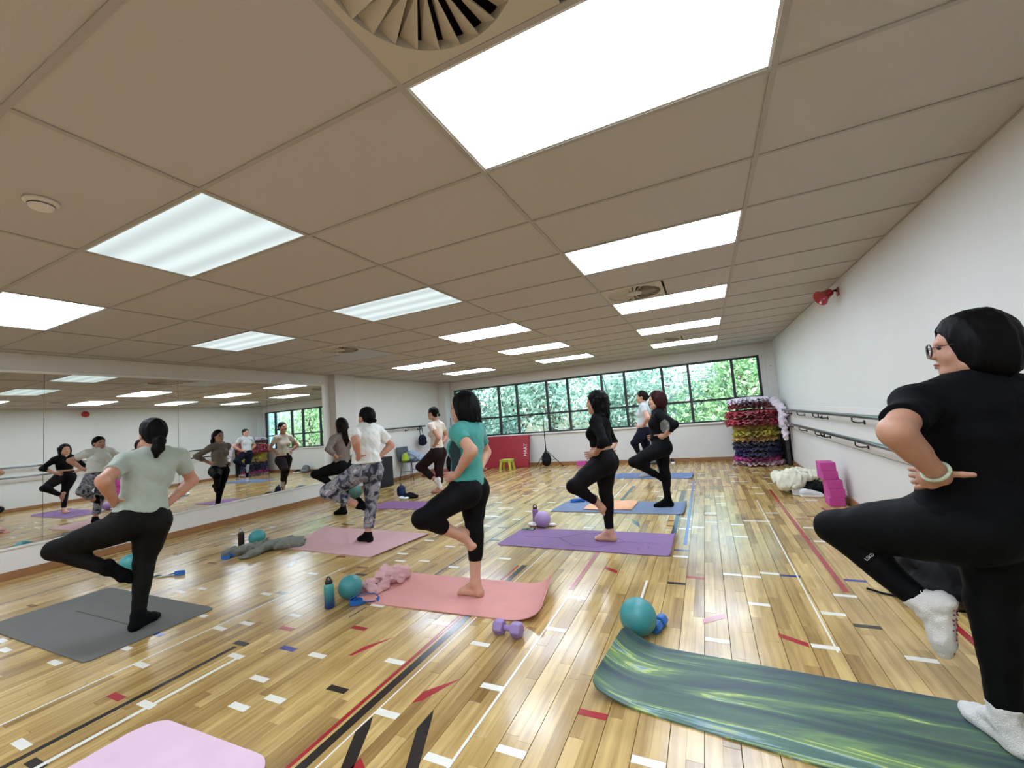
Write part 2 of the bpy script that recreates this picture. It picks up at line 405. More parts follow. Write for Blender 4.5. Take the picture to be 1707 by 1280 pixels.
# --- painted fragments and court lines on the recycled boards
paint = {'W': mat('white_line_paint', (232, 228, 214), 0.22, 0.05, 30.0, coat=0.3), 'R': mat('red_line_paint', (158, 36, 42), 0.22, 0.08, 30.0, coat=0.3),
         'K': mat('black_line_paint', (38, 34, 32), 0.22, 0.2, 30.0, coat=0.3), 'B': mat('blue_line_paint', (44, 56, 132), 0.22, 0.08, 30.0, coat=0.3),
         'N': mat('brown_line_paint', (134, 70, 46), 0.25, 0.12, 30.0, coat=0.3), 'G': mat('green_line_paint', (40, 66, 52), 0.25, 0.08, 30.0, coat=0.3),
         'T': mat('slate_line_paint', (52, 74, 84), 0.25, 0.1, 30.0, coat=0.3)}
MARKS = {'W':[(-4.794,1.25),(-4.539,1.2),(-3.901,1.24),(-3.264,1.41),(-3.646,1.49),(-3.646,1.95),(-3.264,1.86),(-3.009,0.85),(-2.754,1.21),(-3.136,1.97),(-2.881,2.16),(-2.244,1.82),(-2.371,1.55),(-2.116,1.46),(-2.244,1.36),(-1.734,1.91),(-1.734,2.36),(-1.479,1.56),(-1.096,1.42),(-2.754,1.66),(-1.351,2.21),(-0.969,2.49),(-1.096,1.88),(-0.841,1.55),(-0.331,1.67),(-4.284,2.3),(-4.411,2.2),(-3.519,2.38),(-3.519,2.84),(-6.196,3.73),(-5.941,4.14),(-3.009,3.51),(-2.881,3.32),(-2.626,3.37),(-3.009,3.97),(-2.626,3.82),(-2.244,3.29),(-1.861,3.59),(-2.371,2.46),(-2.626,4.63),(-2.371,4.99),(-2.754,5.11),(-0.969,2.95),(0.051,3.62),(0.179,3.61),(0.306,3.7),(0.179,3.14),(-0.076,2.62),(-0.331,3.95),(0.306,5.23),(0.816,5.03),(0.816,4.58),(0.689,3.4),(0.561,3.11),(0.434,2.7),(0.816,2.7),(1.199,3.45),(1.199,3.05),(-0.331,7.49),(-0.331,7.02),(-0.841,6.86),(-0.714,6.48),(0.051,6.52),(0.051,6.07),(-0.076,5.55),(-0.076,5.13),(-0.204,4.91),(0.179,5.06),(0.434,5.23),(0.561,5.61),(0.179,4.62),(1.071,6.31),(0.306,7.7),(0.434,7.69),(0.306,8.18),(0.306,8.41),(0.051,8.09),(0.179,8.9),(-0.204,8.59),(-0.204,8.07),(0.816,7.54),(0.816,8.04),(0.561,7.2),(0.561,6.74),(1.071,8.87),(0.689,8.61),(0.689,9.11),(0.434,9.37),(-0.459,9.27),(-0.586,9.0),(-0.331,5.25),(-0.331,4.83),(-0.459,4.76),(-3.391,6.35),(-3.136,5.97),(-2.881,5.58),(-2.754,5.59),(-2.881,5.11),(-3.264,7.4),(-3.009,7.61),(-3.264,7.58),(-3.519,7.72),(-3.901,8.55),(-3.774,7.41),(-3.009,7.13),(-2.881,6.93),(-2.881,6.49),(-2.626,7.14),(-2.499,7.33),(-2.244,6.0),(-2.116,5.53),(-1.479,5.33),(-1.351,4.73),(-2.371,5.42),(-2.881,8.81),(-3.264,9.36),(-3.136,8.52),(-3.646,8.89),(-4.794,5.42),(-4.666,5.13),(-4.794,4.83),(-6.324,5.71),(-5.176,6.44)],'R':[(-3.009,1.19),(-2.754,2.0),(-2.244,2.15),(-0.586,1.85),(-0.204,3.5)],'B':[(-3.646,1.67),(-2.499,1.82),(-0.331,4.12),(0.434,3.68),(0.816,3.68)],'N':[(-5.559,1.62),(-5.941,2.92),(-5.049,2.81),(-3.009,3.68),(-3.136,3.08),(-3.646,3.29),(-2.499,3.89),(-2.881,5.29)],'K':[(-2.754,0.82),(-1.861,1.62),(-2.881,1.77),(-3.391,2.43),(-6.069,4.07),(-3.009,2.93),(-2.371,4.59),(-4.666,4.42),(-3.901,4.53),(-0.331,3.36),(0.689,2.99),(1.199,3.32),(0.816,5.38),(0.179,7.29),(0.434,7.06),(-0.076,5.43),(0.306,6.3),(0.944,5.5),(0.944,6.22),(0.944,8.63),(0.689,8.27),(-0.204,7.71),(-0.459,5.14),(-0.459,4.92),(-0.459,6.92),(-3.136,5.71),(-3.774,7.03),(-3.391,7.04),(-3.519,6.69),(-3.009,6.83),(-4.539,8.54),(-2.626,6.8),(-2.499,5.89),(-2.499,7.19),(-2.244,6.82),(-4.284,5.09),(-5.176,6.79),(-4.794,4.43)],'G':[(-2.244,4.11)]}
mk_me = {}
for cc in sorted(MARKS, key=lambda q: q != 'N'):
    mk_me[cc] = box_me(-0.062, 0.062, -0.019, 0.019, 0.0, 0.0006); mk_me[cc].materials.append(paint[cc])
    for x, y in MARKS[cc]:
        o = link('painted_mark', mk_me['N'] if cc == 'K' and y > 4.8 and 'N' in mk_me else mk_me[cc], None, floor); o.location = (x, y, 0.0001)
def poly_mark(cc, pts, name='painted_mark'):
    n = len(pts); a = sum(pts[i][0] * pts[(i + 1) % n][1] - pts[(i + 1) % n][0] * pts[i][1] for i in range(n))
    if a < 0: pts = pts[::-1]
    vs = [(x, y, 0.0001) for x, y in pts] + [(x, y, 0.0007) for x, y in pts]
    fs = [tuple(range(n))[::-1], tuple(range(n, 2 * n))] + [(i, (i + 1) % n, n + (i + 1) % n, n + i) for i in range(n)]
    return link(name, mesh_from(vs, fs), paint[cc], floor)
for cc, pts in (('R', [(-2.055, 1.875), (-2.030, 1.885), (-1.925, 2.126), (-2.03, 1.985)]), ('R', [(-1.415, 1.655), (-1.376, 1.69), (-1.287, 1.888), (-1.412, 1.745)]),
                ('K', [(-1.44, 1.25), (-1.390, 1.265), (-1.495, 1.468), (-1.533, 1.524), (-1.54, 1.428)]), ('K', [(-1.192, 1.335), (-1.142, 1.35), (-1.262, 1.609), (-1.284, 1.65), (-1.286, 1.53)]),
                ('R', [(-1.407, 1.255), (-1.35, 1.29), (-1.406, 1.324)]), ('R', [(-0.91, 3.54), (-0.788, 3.457), (-0.788, 3.51), (-0.91, 3.595)]),
                ('R', [(-0.152, 2.845), (-0.148, 2.790), (-0.024, 2.897), (-0.024, 2.962)]), ('R', [(0.235, 2.79), (0.235, 2.744), (0.361, 2.674), (0.361, 2.722)]),
                ('K', [(-3.973, 2.905), (-3.945, 2.931), (-4.035, 3.072), (-4.086, 3.056)]), ('T', [(-0.930, 5.154), (-0.882, 4.97), (-0.787, 4.805), (-0.828, 5.005)])):
    poly_mark(cc, pts)
for cc, x, y0, y1, wd in (('W', -3.327, -0.6, 3.05, 0.014), ('K', -2.878, -0.5, 1.73, 0.034), ('W', -2.722, 0.72, 1.655, 0.026), ('R', -1.655, 0.2, 3.45, 0.022),
                          ('K', -1.603, 0.2, 3.47, 0.046), ('W', -1.542, 0.2, 3.90, 0.008), ('W', -1.038, 1.39, 3.05, 0.013), ('R', -1.054, 3.06, 3.93, 0.032),
                          ('W', -3.05, 4.10, 5.42, 0.018), ('W', -3.98, 6.9, 9.95, 0.022), ('T', -2.297, 2.95, 5.3, 0.014), ('K', -5.94, 2.9, 3.7, 0.012), ('K', -4.885, 3.6, 7.2, 0.016),
                          ('K', -3.945, 3.5, 5.3, 0.012), ('B', -0.308, 4.28, 7.95, 0.030), ('T', -0.43, 4.62, 5.45, 0.05), ('K', -0.435, 6.2, 6.9, 0.06), ('W', -1.545, 7.95, 9.75, 0.03),
                          ('W', -1.385, 5.8, 7.6, 0.014), ('T', -1.24, 6.03, 7.35, 0.05), ('R', 0.712, 3.46, 7.02, 0.036), ('W', 0.478, 2.66, 6.3, 0.010), ('R', 1.104, 2.3, 3.75, 0.034),
                          ('R', 1.10, 5.5, 5.92, 0.03), ('W', -0.541, 2.947, 3.368, 0.016), ('W', -0.538, 5.13, 5.40, 0.014), ('K', -2.44, 2.25, 2.42, 0.008)):
    link('court_line', box_me(x - wd / 2, x + wd / 2, y0, y1, 0.0002, 0.0008), paint[cc], floor)

# --- ceiling: slab above, tiles and grid bars
ceiling = struct('ceiling', box_me(XL - 0.2, XR + 0.2, YB - 0.2, YF + 0.2, 2.62, 2.75), slab_m)
GX, GY, TX, TY = 0.355, 0.516, 1.2, 0.6
gxs = [GX + TX * i for i in range(-6, 1)]; gys = [GY + TY * j for j in range(-7, 17)]
gx = [XL] + [x for x in gxs if XL + 0.02 < x < XR] + [XR]; gy = [YB] + [y for y in gys if YB + 0.02 < y < YF] + [YF]
LIGHTS = {(-1, 1): ('barre', 5), (-1, 4): ('barre', 4), (-1, 7): ('barre', 3), (-1, 10): ('barre', 2), (-1, 13): ('barre', 1), (-3, 1): ('mid', 5), (-3, 4): ('mid', 4), (-3, 7): ('mid', 3), (-3, 10): ('mid', 2), (-3, 13): ('mid', 1),
          (-5, 1): ('mir', 5), (-5, 4): ('mir', 4), (-5, 7): ('mir', 3), (-5, 10): ('mir', 2), (-5, 13): ('mir', 1), (-1, -2): ('barre', 6), (-3, -2): ('mid', 6), (-5, -2): ('mir', 6), (-1, -5): ('barre', 7), (-3, -5): ('mid', 7), (-5, -5): ('mir', 7)}
VENTS = [(-0.545, 0.816), (-0.545, 4.416), (-0.545, 8.016), (-4.745, 4.416), (-4.745, 8.016)]
tile_cache = {}
def tile_at(x0, x1, y0, y1):
    wx, wy = round(x1 - x0 - 0.016, 3), round(y1 - y0 - 0.016, 3); k = (wx, wy)
    if wx < 0.03 or wy < 0.03: return
    if k not in tile_cache:
        tile_cache[k] = box_me(-wx / 2, wx / 2, -wy / 2, wy / 2, 0, 0.016); tile_cache[k].materials.append(tile_m)
    o = link('ceiling_tile', tile_cache[k], None, ceiling); o.location = ((x0 + x1) / 2, (y0 + y1) / 2, ZC + 0.002)
light_slots = set((round(GX + TX * i, 2), round(GY + TY * j, 2)) for i, j in LIGHTS)
for a in range(len(gx) - 1):
    for b_ in range(len(gy) - 1):
        x0, x1, y0, y1 = gx[a], gx[a + 1], gy[b_], gy[b_ + 1]
        if (round(x0, 2), round(y0, 2)) in light_slots: continue
        v = [q for q in VENTS if x0 < q[0] < x1 and y0 < q[1] < y1]
        if v:
            if v[0][0] < (x0 + x1) / 2: tile_at((x0 + x1) / 2, x1, y0, y1)
            else: tile_at(x0, (x0 + x1) / 2, y0, y1)
            continue
        tile_at(x0, x1, y0, y1)
def tbar(name, x0, x1, y0, y1):
    bm = bmesh.new(); add_box(bm, x0, x1, y0, y1, ZC - 0.004, ZC + 0.001)
    link(name, bm_mesh(bm), grid_m, ceiling)
for x in gx: tbar('grid_bar', max(x - 0.012, XL), min(x + 0.012, XR), YB, YF)
for y in gy:
    for a in range(len(gx) - 1): tbar('cross_bar', gx[a] + 0.012, gx[a + 1] - 0.012, max(y - 0.010, YB), min(y + 0.010, YF))

# --- walls
wall_left = multi_box('wall_left', [(XL - 0.2, XL, YB - 0.2, YF + 0.2, -0.2, 2.62)], wall_m)
wall_right = multi_box('wall_right', [(XR, XR + 0.2, YB - 0.2, YF + 0.2, -0.2, 2.62)], wall_m)
wall_back = multi_box('wall_back', [(XL, XR, YB - 0.2, YB, -0.2, 2.62)], wall_m)
WX0, WX1, WZ0, WZ1 = -6.70, 1.17, 0.86, 2.255
wall_far = multi_box('wall_far', [(XL, XR, YF, YF + 0.2, -0.2, WZ0), (XL, XR, YF, YF + 0.2, WZ1, 2.62), (XL, WX0, YF, YF + 0.2, WZ0, WZ1), (WX1, XR, YF, YF + 0.2, WZ0, WZ1)], wall_m)
multi_box('wall_pillar_left', [(XL, -6.88, 6.25, 6.80, 0, ZC)], wall_dark_m)
multi_box('wall_pillar_corner', [(XL, -6.80, 10.12, YF, 0, ZC)], wall_dark_m)
multi_box('wall_pillar_right', [(1.27, XR, 10.18, YF, 0, ZC)], wall_dark_m)
sk = lambda nm, b: struct(nm, box_me(*b, bev=0.004, seg=1), skirt_m)
sk('baseboard_left', (XL, XL + 0.035, YB, 6.25, 0, 0.085)); sk('baseboard_left_window_end', (XL, XL + 0.02, 6.80, 10.12, 0, 0.085))
sk('baseboard_far', (-6.80, 1.27, YF - 0.02, YF, 0, 0.085)); sk('baseboard_right', (XR - 0.02, XR, YB, 10.18, 0, 0.085))
sk('baseboard_pillar', (-6.88, -6.862, 6.25, 6.80, 0, 0.085))
# panelling under the mirrors with a ledge, strip above them, seam under the barre
struct('trim_1', box_me(XL, XL + 0.035, YB, 6.12, 0.086, 0.318), trim_m)
struct('trim_2', box_me(XL, XL + 0.050, YB, 6.12, 0.318, 0.340, bev=0.003, seg=1), trim_m)
struct('trim_3', box_me(XL, XL + 0.030, YB, 6.12, 2.268, 2.300, bev=0.003, seg=1), trim_m)
struct('trim_4', box_me(XR - 0.008, XR, YB, 10.18, 0.694, 0.702), grid_m)
struct('trim_5', box_me(XR - 0.006, XR, YB, 10.18, 0.702, 1.14), trim_m)
struct('trim_6', box_me(XL, XL + 0.02, 6.04, 6.12, 0.34, 2.268), trim_m)

# --- mirrors
mirror_m = bpy.data.materials.new('mirror_glass'); mirror_m.use_nodes = True
b = mirror_m.node_tree.nodes['Principled BSDF']; b.inputs['Metallic'].default_value = 1.0; b.inputs['Roughness'].default_value = 0.012
nz = mirror_m.node_tree.nodes.new('ShaderNodeTexNoise'); nz.inputs['Scale'].default_value = 3.0
rp = mirror_m.node_tree.nodes.new('ShaderNodeValToRGB'); rp.color_ramp.elements[0].color = (0.78, 0.80, 0.77, 1); rp.color_ramp.elements[1].color = (0.82, 0.84, 0.81, 1)
mirror_m.node_tree.links.new(nz.outputs['Fac'], rp.inputs[0]); mirror_m.node_tree.links.new(rp.outputs[0], b.inputs['Base Color'])
chan_m = mat('mirror_edge', (70, 66, 60), 0.4, metal=0.6)
MIR = [(-0.62, 0.748), (0.752, 2.118), (2.122, 3.488), (3.492, 4.858), (4.862, 6.04)]
MLAB = ['wall mirror panel beside the photographer, hardly in the picture', 'leftmost wall mirror panel at the left edge of the picture', 'tall wall mirror panel behind the woman in the sage tee',
        'tall wall mirror panel right of the sage-tee woman, second from the pillar', 'wall mirror panel next to the white pillar, reflecting the window']
for (y0, y1), lb in list(zip(MIR, MLAB)):
    t = thing('wall_mirror', lb, 'mirror', (XL, (y0 + y1) / 2, 0.34), group='mirror panels on the left wall')
    hw = (y1 - y0) / 2
    link('glass', box_me(0.020, 0.026, -hw, hw, 0.001, 1.927), mirror_m, t)
    link('backing_board', box_me(0.001, 0.019, -hw, hw, 0.001, 1.927), chan_m, t)

# --- window
frame_m = mat('window_frame', (36, 38, 40), 0.45, 0.1, 10.0)
glass_m = bpy.data.materials.new('window_glass'); glass_m.use_nodes = True
n = glass_m.node_tree.nodes; l = glass_m.node_tree.links; n.remove(n['Principled BSDF'])
tr = n.new('ShaderNodeBsdfTransparent'); gl = n.new('ShaderNodeBsdfGlossy'); gl.inputs['Roughness'].default_value = 0.02
lw = n.new('ShaderNodeLayerWeight'); pw = n.new('ShaderNodeMath'); pw.operation = 'POWER'; pw.inputs[1].default_value = 4.0; l.new(lw.outputs['Facing'], pw.inputs[0])
fz = n.new('ShaderNodeMapRange'); fz.inputs['To Min'].default_value = 0.04; fz.inputs['To Max'].default_value = 0.7; l.new(pw.outputs[0], fz.inputs['Value']); ms = n.new('ShaderNodeMixShader')
nz = n.new('ShaderNodeTexNoise'); nz.inputs['Scale'].default_value = 2.0; rp = n.new('ShaderNodeValToRGB')
rp.color_ramp.elements[0].color = (0.84, 0.92, 0.92, 1); rp.color_ramp.elements[1].color = (0.90, 0.96, 0.95, 1)
l.new(nz.outputs['Fac'], rp.inputs[0]); l.new(rp.outputs[0], tr.inputs[0])
l.new(fz.outputs[0], ms.inputs[0]); l.new(tr.outputs[0], ms.inputs[1]); l.new(gl.outputs[0], ms.inputs[2]); l.new(ms.outputs[0], n['Material Output'].inputs['Surface'])
window = struct('window_1', box_me(WX0, WX1, YF + 0.05, YF + 0.11, WZ1 - 0.045, WZ1), frame_m)
MUL = [-6.68, -6.135, -5.232, -4.675, -3.79, -3.206, -2.307, -1.739, -0.854, -0.273, 0.632, 1.15]
for i, x in enumerate(MUL):
    link('window_mullion', box_me(x - 0.028, x + 0.028, YF + 0.045, YF + 0.115, WZ0, WZ1 - 0.045), frame_m, window)
link('window_rail', box_me(WX0, WX1, YF + 0.05, YF + 0.11, WZ0, WZ0 + 0.035), frame_m, window)
for i in range(len(MUL) - 1):
    x0, x1 = MUL[i] + 0.028, MUL[i + 1] - 0.028
    link('window_transom', box_me(x0, x1, YF + 0.055, YF + 0.105, 1.335, 1.385), frame_m, window)
    link('window_pane', box_me(x0, x1, YF + 0.078, YF + 0.083, WZ0 + 0.035, 1.335), glass_m, window)
    link('window_pane', box_me(x0, x1, YF + 0.078, YF + 0.083, 1.385, WZ1 - 0.045), glass_m, window)
    if i in (2, 6):      # stay arms of the sashes that stand ajar
        link('window_stay', tube_me([(x0 + 0.02, YF + 0.03, WZ1 - 0.06), (x0 + 0.16, YF - 0.01, 1.45)], 0.008, 6), frame_m, window)
link('window_sill', box_me(WX0, WX1, YF - 0.05, YF + 0.05, WZ0 - 0.035, WZ0 - 0.001, bev=0.004, seg=1), trim_m, window)

# --- ceiling lights
panel_m = emit_mat('lit_diffuser', (0.85, 0.97, 1.15), PANEL)
dim_m = emit_mat('dim_diffuser', (0.86, 0.985, 0.97), 1.0)
for nd in dim_m.node_tree.nodes:
    if nd.type == 'MAP_RANGE': nd.inputs['To Min'].default_value = 0.74
off_m = mat('unlit_diffuser', (150, 146, 140), 0.3, 0.03)
lf_m = mat('light_rim', (205, 205, 200), 0.5)
diff_me = box_me(-0.578, 0.578, -0.278, 0.278, 0.0, 0.02); diff_me.materials.append(panel_m)
dim_me = box_me(-0.578, 0.578, -0.278, 0.278, 0.0, 0.02); dim_me.materials.append(dim_m)
off_me = box_me(-0.578, 0.578, -0.278, 0.278, 0.0, 0.02); off_me.materials.append(off_m)
bm = bmesh.new()
for q in ((-0.588, 0.588, -0.288, -0.278), (-0.588, 0.588, 0.278, 0.288), (-0.588, -0.578, -0.278, 0.278), (0.578, 0.588, -0.278, 0.278)): add_box(bm, *q, -0.001, 0.03)
add_box(bm, -0.588, 0.588, -0.288, 0.288, 0.031, 0.10)
rim_me = bm_mesh(bm); rim_me.materials.append(lf_m)
ROW = {'barre': 'row along the barre wall', 'mid': 'middle row', 'mir': 'row along the mirrors'}
ORD = {1: 'nearest the window', 2: 'second from the window', 3: 'third from the window', 4: 'fourth from the window', 5: 'fifth from the window', 6: 'sixth from window, behind photographer', 7: 'last, behind photographer'}
for (i, j), (rw, od) in LIGHTS.items():
    off = (i, j) == (-5, 7)
    t = thing('ceiling_light', ('unlit grey ceiling panel, ' if off else ('dimmer striped ceiling panel light, ' if (i, j) in ((-3, 1), (-3, 4), (-5, 4)) else 'lit rectangular ceiling panel light, ')) + ROW[rw] + ', ' + ORD[od], 'ceiling light', (GX + TX * (i + 0.5), GY + TY * (j + 0.5), ZC), group='ceiling panel lights')
    link('diffuser', off_me if off else (dim_me if (i, j) in ((-3, 1), (-3, 4), (-5, 4)) else diff_me), None, t); link('rim', rim_me, None, t)

# --- swirl vents
vent_m = mat('vent_enamel', (186, 178, 164), 0.5, 0.03, 8.0)
ventblack_m = mat('vent_void', (14, 13, 12), 0.9)
def ring_plate():
    bm = bmesh.new(); N = 48; R1 = 0.262; o = []; q = []
    for k in range(N):
        a = 2 * math.pi * k / N; c, s = math.cos(a), math.sin(a); m_ = max(abs(c), abs(s)); 
        o.append(bm.verts.new((0.288 * c / m_, 0.288 * s / m_, -0.004))); q.append(bm.verts.new((R1 * c, R1 * s, -0.004)))
    o2 = [bm.verts.new((v.co.x, v.co.y, 0.004)) for v in o]; q2 = [bm.verts.new((v.co.x, v.co.y, 0.03)) for v in q]
    for k in range(N):
        j = (k + 1) % N
        bm.faces.new((o[k], q[k], q[j], o[j])); bm.faces.new((o[k], o[j], o2[j], o2[k])); bm.faces.new((q[k], q2[k], q2[j], q[j]))
    return bm_mesh(bm)
vp_me = ring_plate(); vp_me.materials.append(vent_m)
hub_me = lathe_me([(0, -0.006), (0.075, -0.006), (0.082, -0.002), (0.082, 0.02), (0, 0.02)], 28); hub_me.materials.append(vent_m)
back_me = lathe_me([(0, 0.075), (0.275, 0.075), (0.275, 0.028), (0.262, 0.028)], 36); back_me.materials.append(ventblack_m)
bm = bmesh.new()
pr = []
for r_, hw in ((0.080, 0.0105), (0.262, 0.036)):
    pr.append([bm.verts.new((r_, -hw, -0.003)), bm.verts.new((r_, hw * 0.55, 0.030)), bm.verts.new((r_, hw * 0.55, 0.034)), bm.verts.new((r_, -hw, 0.001))])
for k in range(4): bm.faces.new((pr[0][k], pr[0][(k + 1) % 4], pr[1][(k + 1) % 4], pr[1][k]))
bm.faces.new(pr[0]); bm.faces.new(pr[1][::-1])
blade_me = bm_mesh(bm); blade_me.materials.append(vent_m)
VL = ['round swirl air vent overhead, beside the largest light panel', 'round swirl air vent beside the third panel light of the barre row', 'small far swirl air vent in front of the window panel light of the barre row',
      'round swirl air vent beside the unlit grey panel', 'far swirl air vent over the corner by the beige-top woman']
for (x, y), lb in zip(VENTS, VL):
    t = thing('air_vent', lb, 'air vent', (x, y, ZC), group='swirl ceiling vents')
    link('plate', vp_me, None, t); link('hub', hub_me, None, t); link('duct', back_me, None, t)
    for k in range(24): link('blade', blade_me, None, t, rot=(0, 0, 2 * math.pi * k / 24))
# smoke detector and sprinklers
plast_m = mat('white_plastic', (214, 208, 198), 0.45, 0.02)
t = thing('smoke_detector', 'round white smoke detector on the ceiling at upper left', 'smoke detector', (-2.717, 0.803, ZC))
link('base', lathe_me([(0, 0.0), (0.062, 0.0), (0.062, -0.010), (0.05, -0.016), (0, -0.016)], 28), plast_m, t)
link('dome', lathe_me([(0.045, -0.0165), (0.045, -0.026), (0.040, -0.036), (0.028, -0.042), (0, -0.043)], 28), plast_m, t)
link('slots', lathe_me([(0.0455, -0.020), (0.0465, -0.021), (0.0465, -0.0235), (0.0455, -0.0245)], 28), dark_m, t)
for (x, y), lb in (((-2.72, 8.16), 'small ceiling sprinkler head before the window panel light of the middle row'), ((-4.99, 7.66), 'small ceiling sprinkler head beside the far vent of the mirror row')):
    t = thing('sprinkler', lb, 'sprinkler', (x, y, ZC))
    link('rose', lathe_me([(0, 0), (0.035, 0), (0.03, -0.012), (0.012, -0.014), (0.01, -0.035), (0, -0.035)], 16), plast_m, t)
    link('deflector', lathe_me([(0, -0.036), (0.018, -0.036), (0.018, -0.039), (0, -0.039)], 12), mat('chrome', (180, 180, 178), 0.25, metal=0.9), t)

# --- red horn on the right wall
red_m = mat('red_enamel', (166, 24, 34), 0.3, 0.05, coat=0.4)
t = thing('alarm_horn', 'red alarm horn high on the right wall under the ceiling', 'alarm horn', (XR, 5.45, 2.37))
hb = link('horn_bell', lathe_me([(0, 0.0), (0.04, 0.0), (0.045, 0.04), (0.055, 0.08), (0.078, 0.125), (0.085, 0.13), (0.075, 0.128), (0.05, 0.085), (0.0, 0.06)], 24), red_m, t, (-0.07, 0, 0.02), (0, math.radians(-118), math.radians(25)))
link('bracket', tube_me([(-0.001, 0, 0.02), (-0.03, 0, 0.03), (-0.07, 0, 0.02)], 0.012, 8), mat('dark_steel', (52, 50, 48), 0.4, metal=0.7), t)
link('mount', box_me(-0.012, -0.0005, -0.035, 0.035, -0.035, 0.055, bev=0.004, seg=1), red_m, t)

# --- ballet barres
steel_m = mat('brushed_steel', (120, 126, 130), 0.22, 0.06, 30.0, metal=0.95, stretch=(20, 1, 20))
iron_m = mat('black_iron', (30, 30, 32), 0.45, 0.1, metal=0.3)
def barre(lb, z, x, y0, y1, wx, brk, r=0.021):
    t = thing('ballet_barre', lb, 'ballet barre', (x, y0, z), group='barres on the walls')
    link('rail', tube_me([(0, 0, 0), (0, (y1 - y0) * .5, 0), (0, y1 - y0, 0)], r, 14), steel_m, t)
    s = 1 if wx > x else -1; d = abs(wx - x)
    for yb in brk:
        pts = [(0, yb - y0, -r * 0.9), (0, yb - y0, -0.055)] + [(s * (d - 0.012) * f_, yb - y0, -0.055 - 0.02 * math.sin(math.pi * min(1, f_ * 2) / 2)) for f_ in (0.15, 0.3, 0.6, 1.0)]
        bo = link('bracket', tube_me(pts, 0.007, 8), iron_m, t)
        link('wall_plate', lathe_me([(0, 0), (0.024, 0), (0.024, 0.006), (0.010, 0.010), (0, 0.010)], 16), iron_m, bo, (s * (d - 0.0005), yb - y0, -0.075), (0, math.radians(-90 * s), 0))
barre('upper steel ballet barre along the right wall', 1.070, 1.31, -1.0, 9.25, XR - 0.006, [9.0, 7.9, 6.85, 6.55, 5.2, 3.6, 2.0, 0.3])
barre('lower steel ballet barre along the right wall', 0.828, 1.31, -1.0, 9.25, XR - 0.006, [9.0, 7.9, 6.85, 6.55, 5.2, 3.6, 2.0, 0.3])
barre('single steel barre on the left wall between pillar and corner', 1.285, -6.95, 6.95, 9.3, XL, [7.3, 8.6, 9.1])
t = thing('wall_socket', 'small double socket plate on the pillar in the right corner', 'socket', (1.33, 10.18, 1.98))
link('plate', box_me(-0.035, 0.035, -0.009, -0.0005, -0.02, 0.02, bev=0.003, seg=1), plast_m, t); link('slot', box_me(-0.025, 0.025, -0.011, -0.0092, -0.004, 0.004), dark_m, t)

# ------------------------------------------------------------------ outside
lawn_m = mat('lawn', (86, 112, 70), 0.9, 0.2, 4.0, bump=0.3, bscale=30)
struct('ground_outside', box_me(-30, 30, YF + 0.3, 45, -1.3, -1.2), lawn_m)
def leaf_mat(name, c0, c1):
    m = bpy.data.materials.new(name); m.use_nodes = True; n = m.node_tree.nodes; l = m.node_tree.links
    b = n['Principled BSDF']; at = n.new('ShaderNodeAttribute'); at.attribute_name = 'tint'
    r = n.new('ShaderNodeValToRGB'); r.color_ramp.elements[0].color = lin(c0); r.color_ramp.elements[1].color = lin(c1); l.new(at.outputs['Fac'], r.inputs[0])
    b.inputs['Roughness'].default_value = 0.45; l.new(r.outputs[0], b.inputs['Base Color'])
    tl = n.new('ShaderNodeBsdfTranslucent'); l.new(r.outputs[0], tl.inputs[0]); ms = n.new('ShaderNodeMixShader'); ms.inputs[0].default_value = 0.42
    l.new(b.outputs[0], ms.inputs[1]); l.new(tl.outputs[0], ms.inputs[2]); l.new(ms.outputs[0], n['Material Output'].inputs['Surface'])
    return m
LM = [leaf_mat('leaf_teal', (96, 142, 124), (214, 234, 222)), leaf_mat('leaf_green', (104, 148, 104), (206, 232, 184)), leaf_mat('leaf_dark', (62, 100, 88), (170, 202, 188))]
bark_m = mat('bark', (98, 84, 74), 0.9, 0.2, 12.0, bump=0.5, bscale=20)
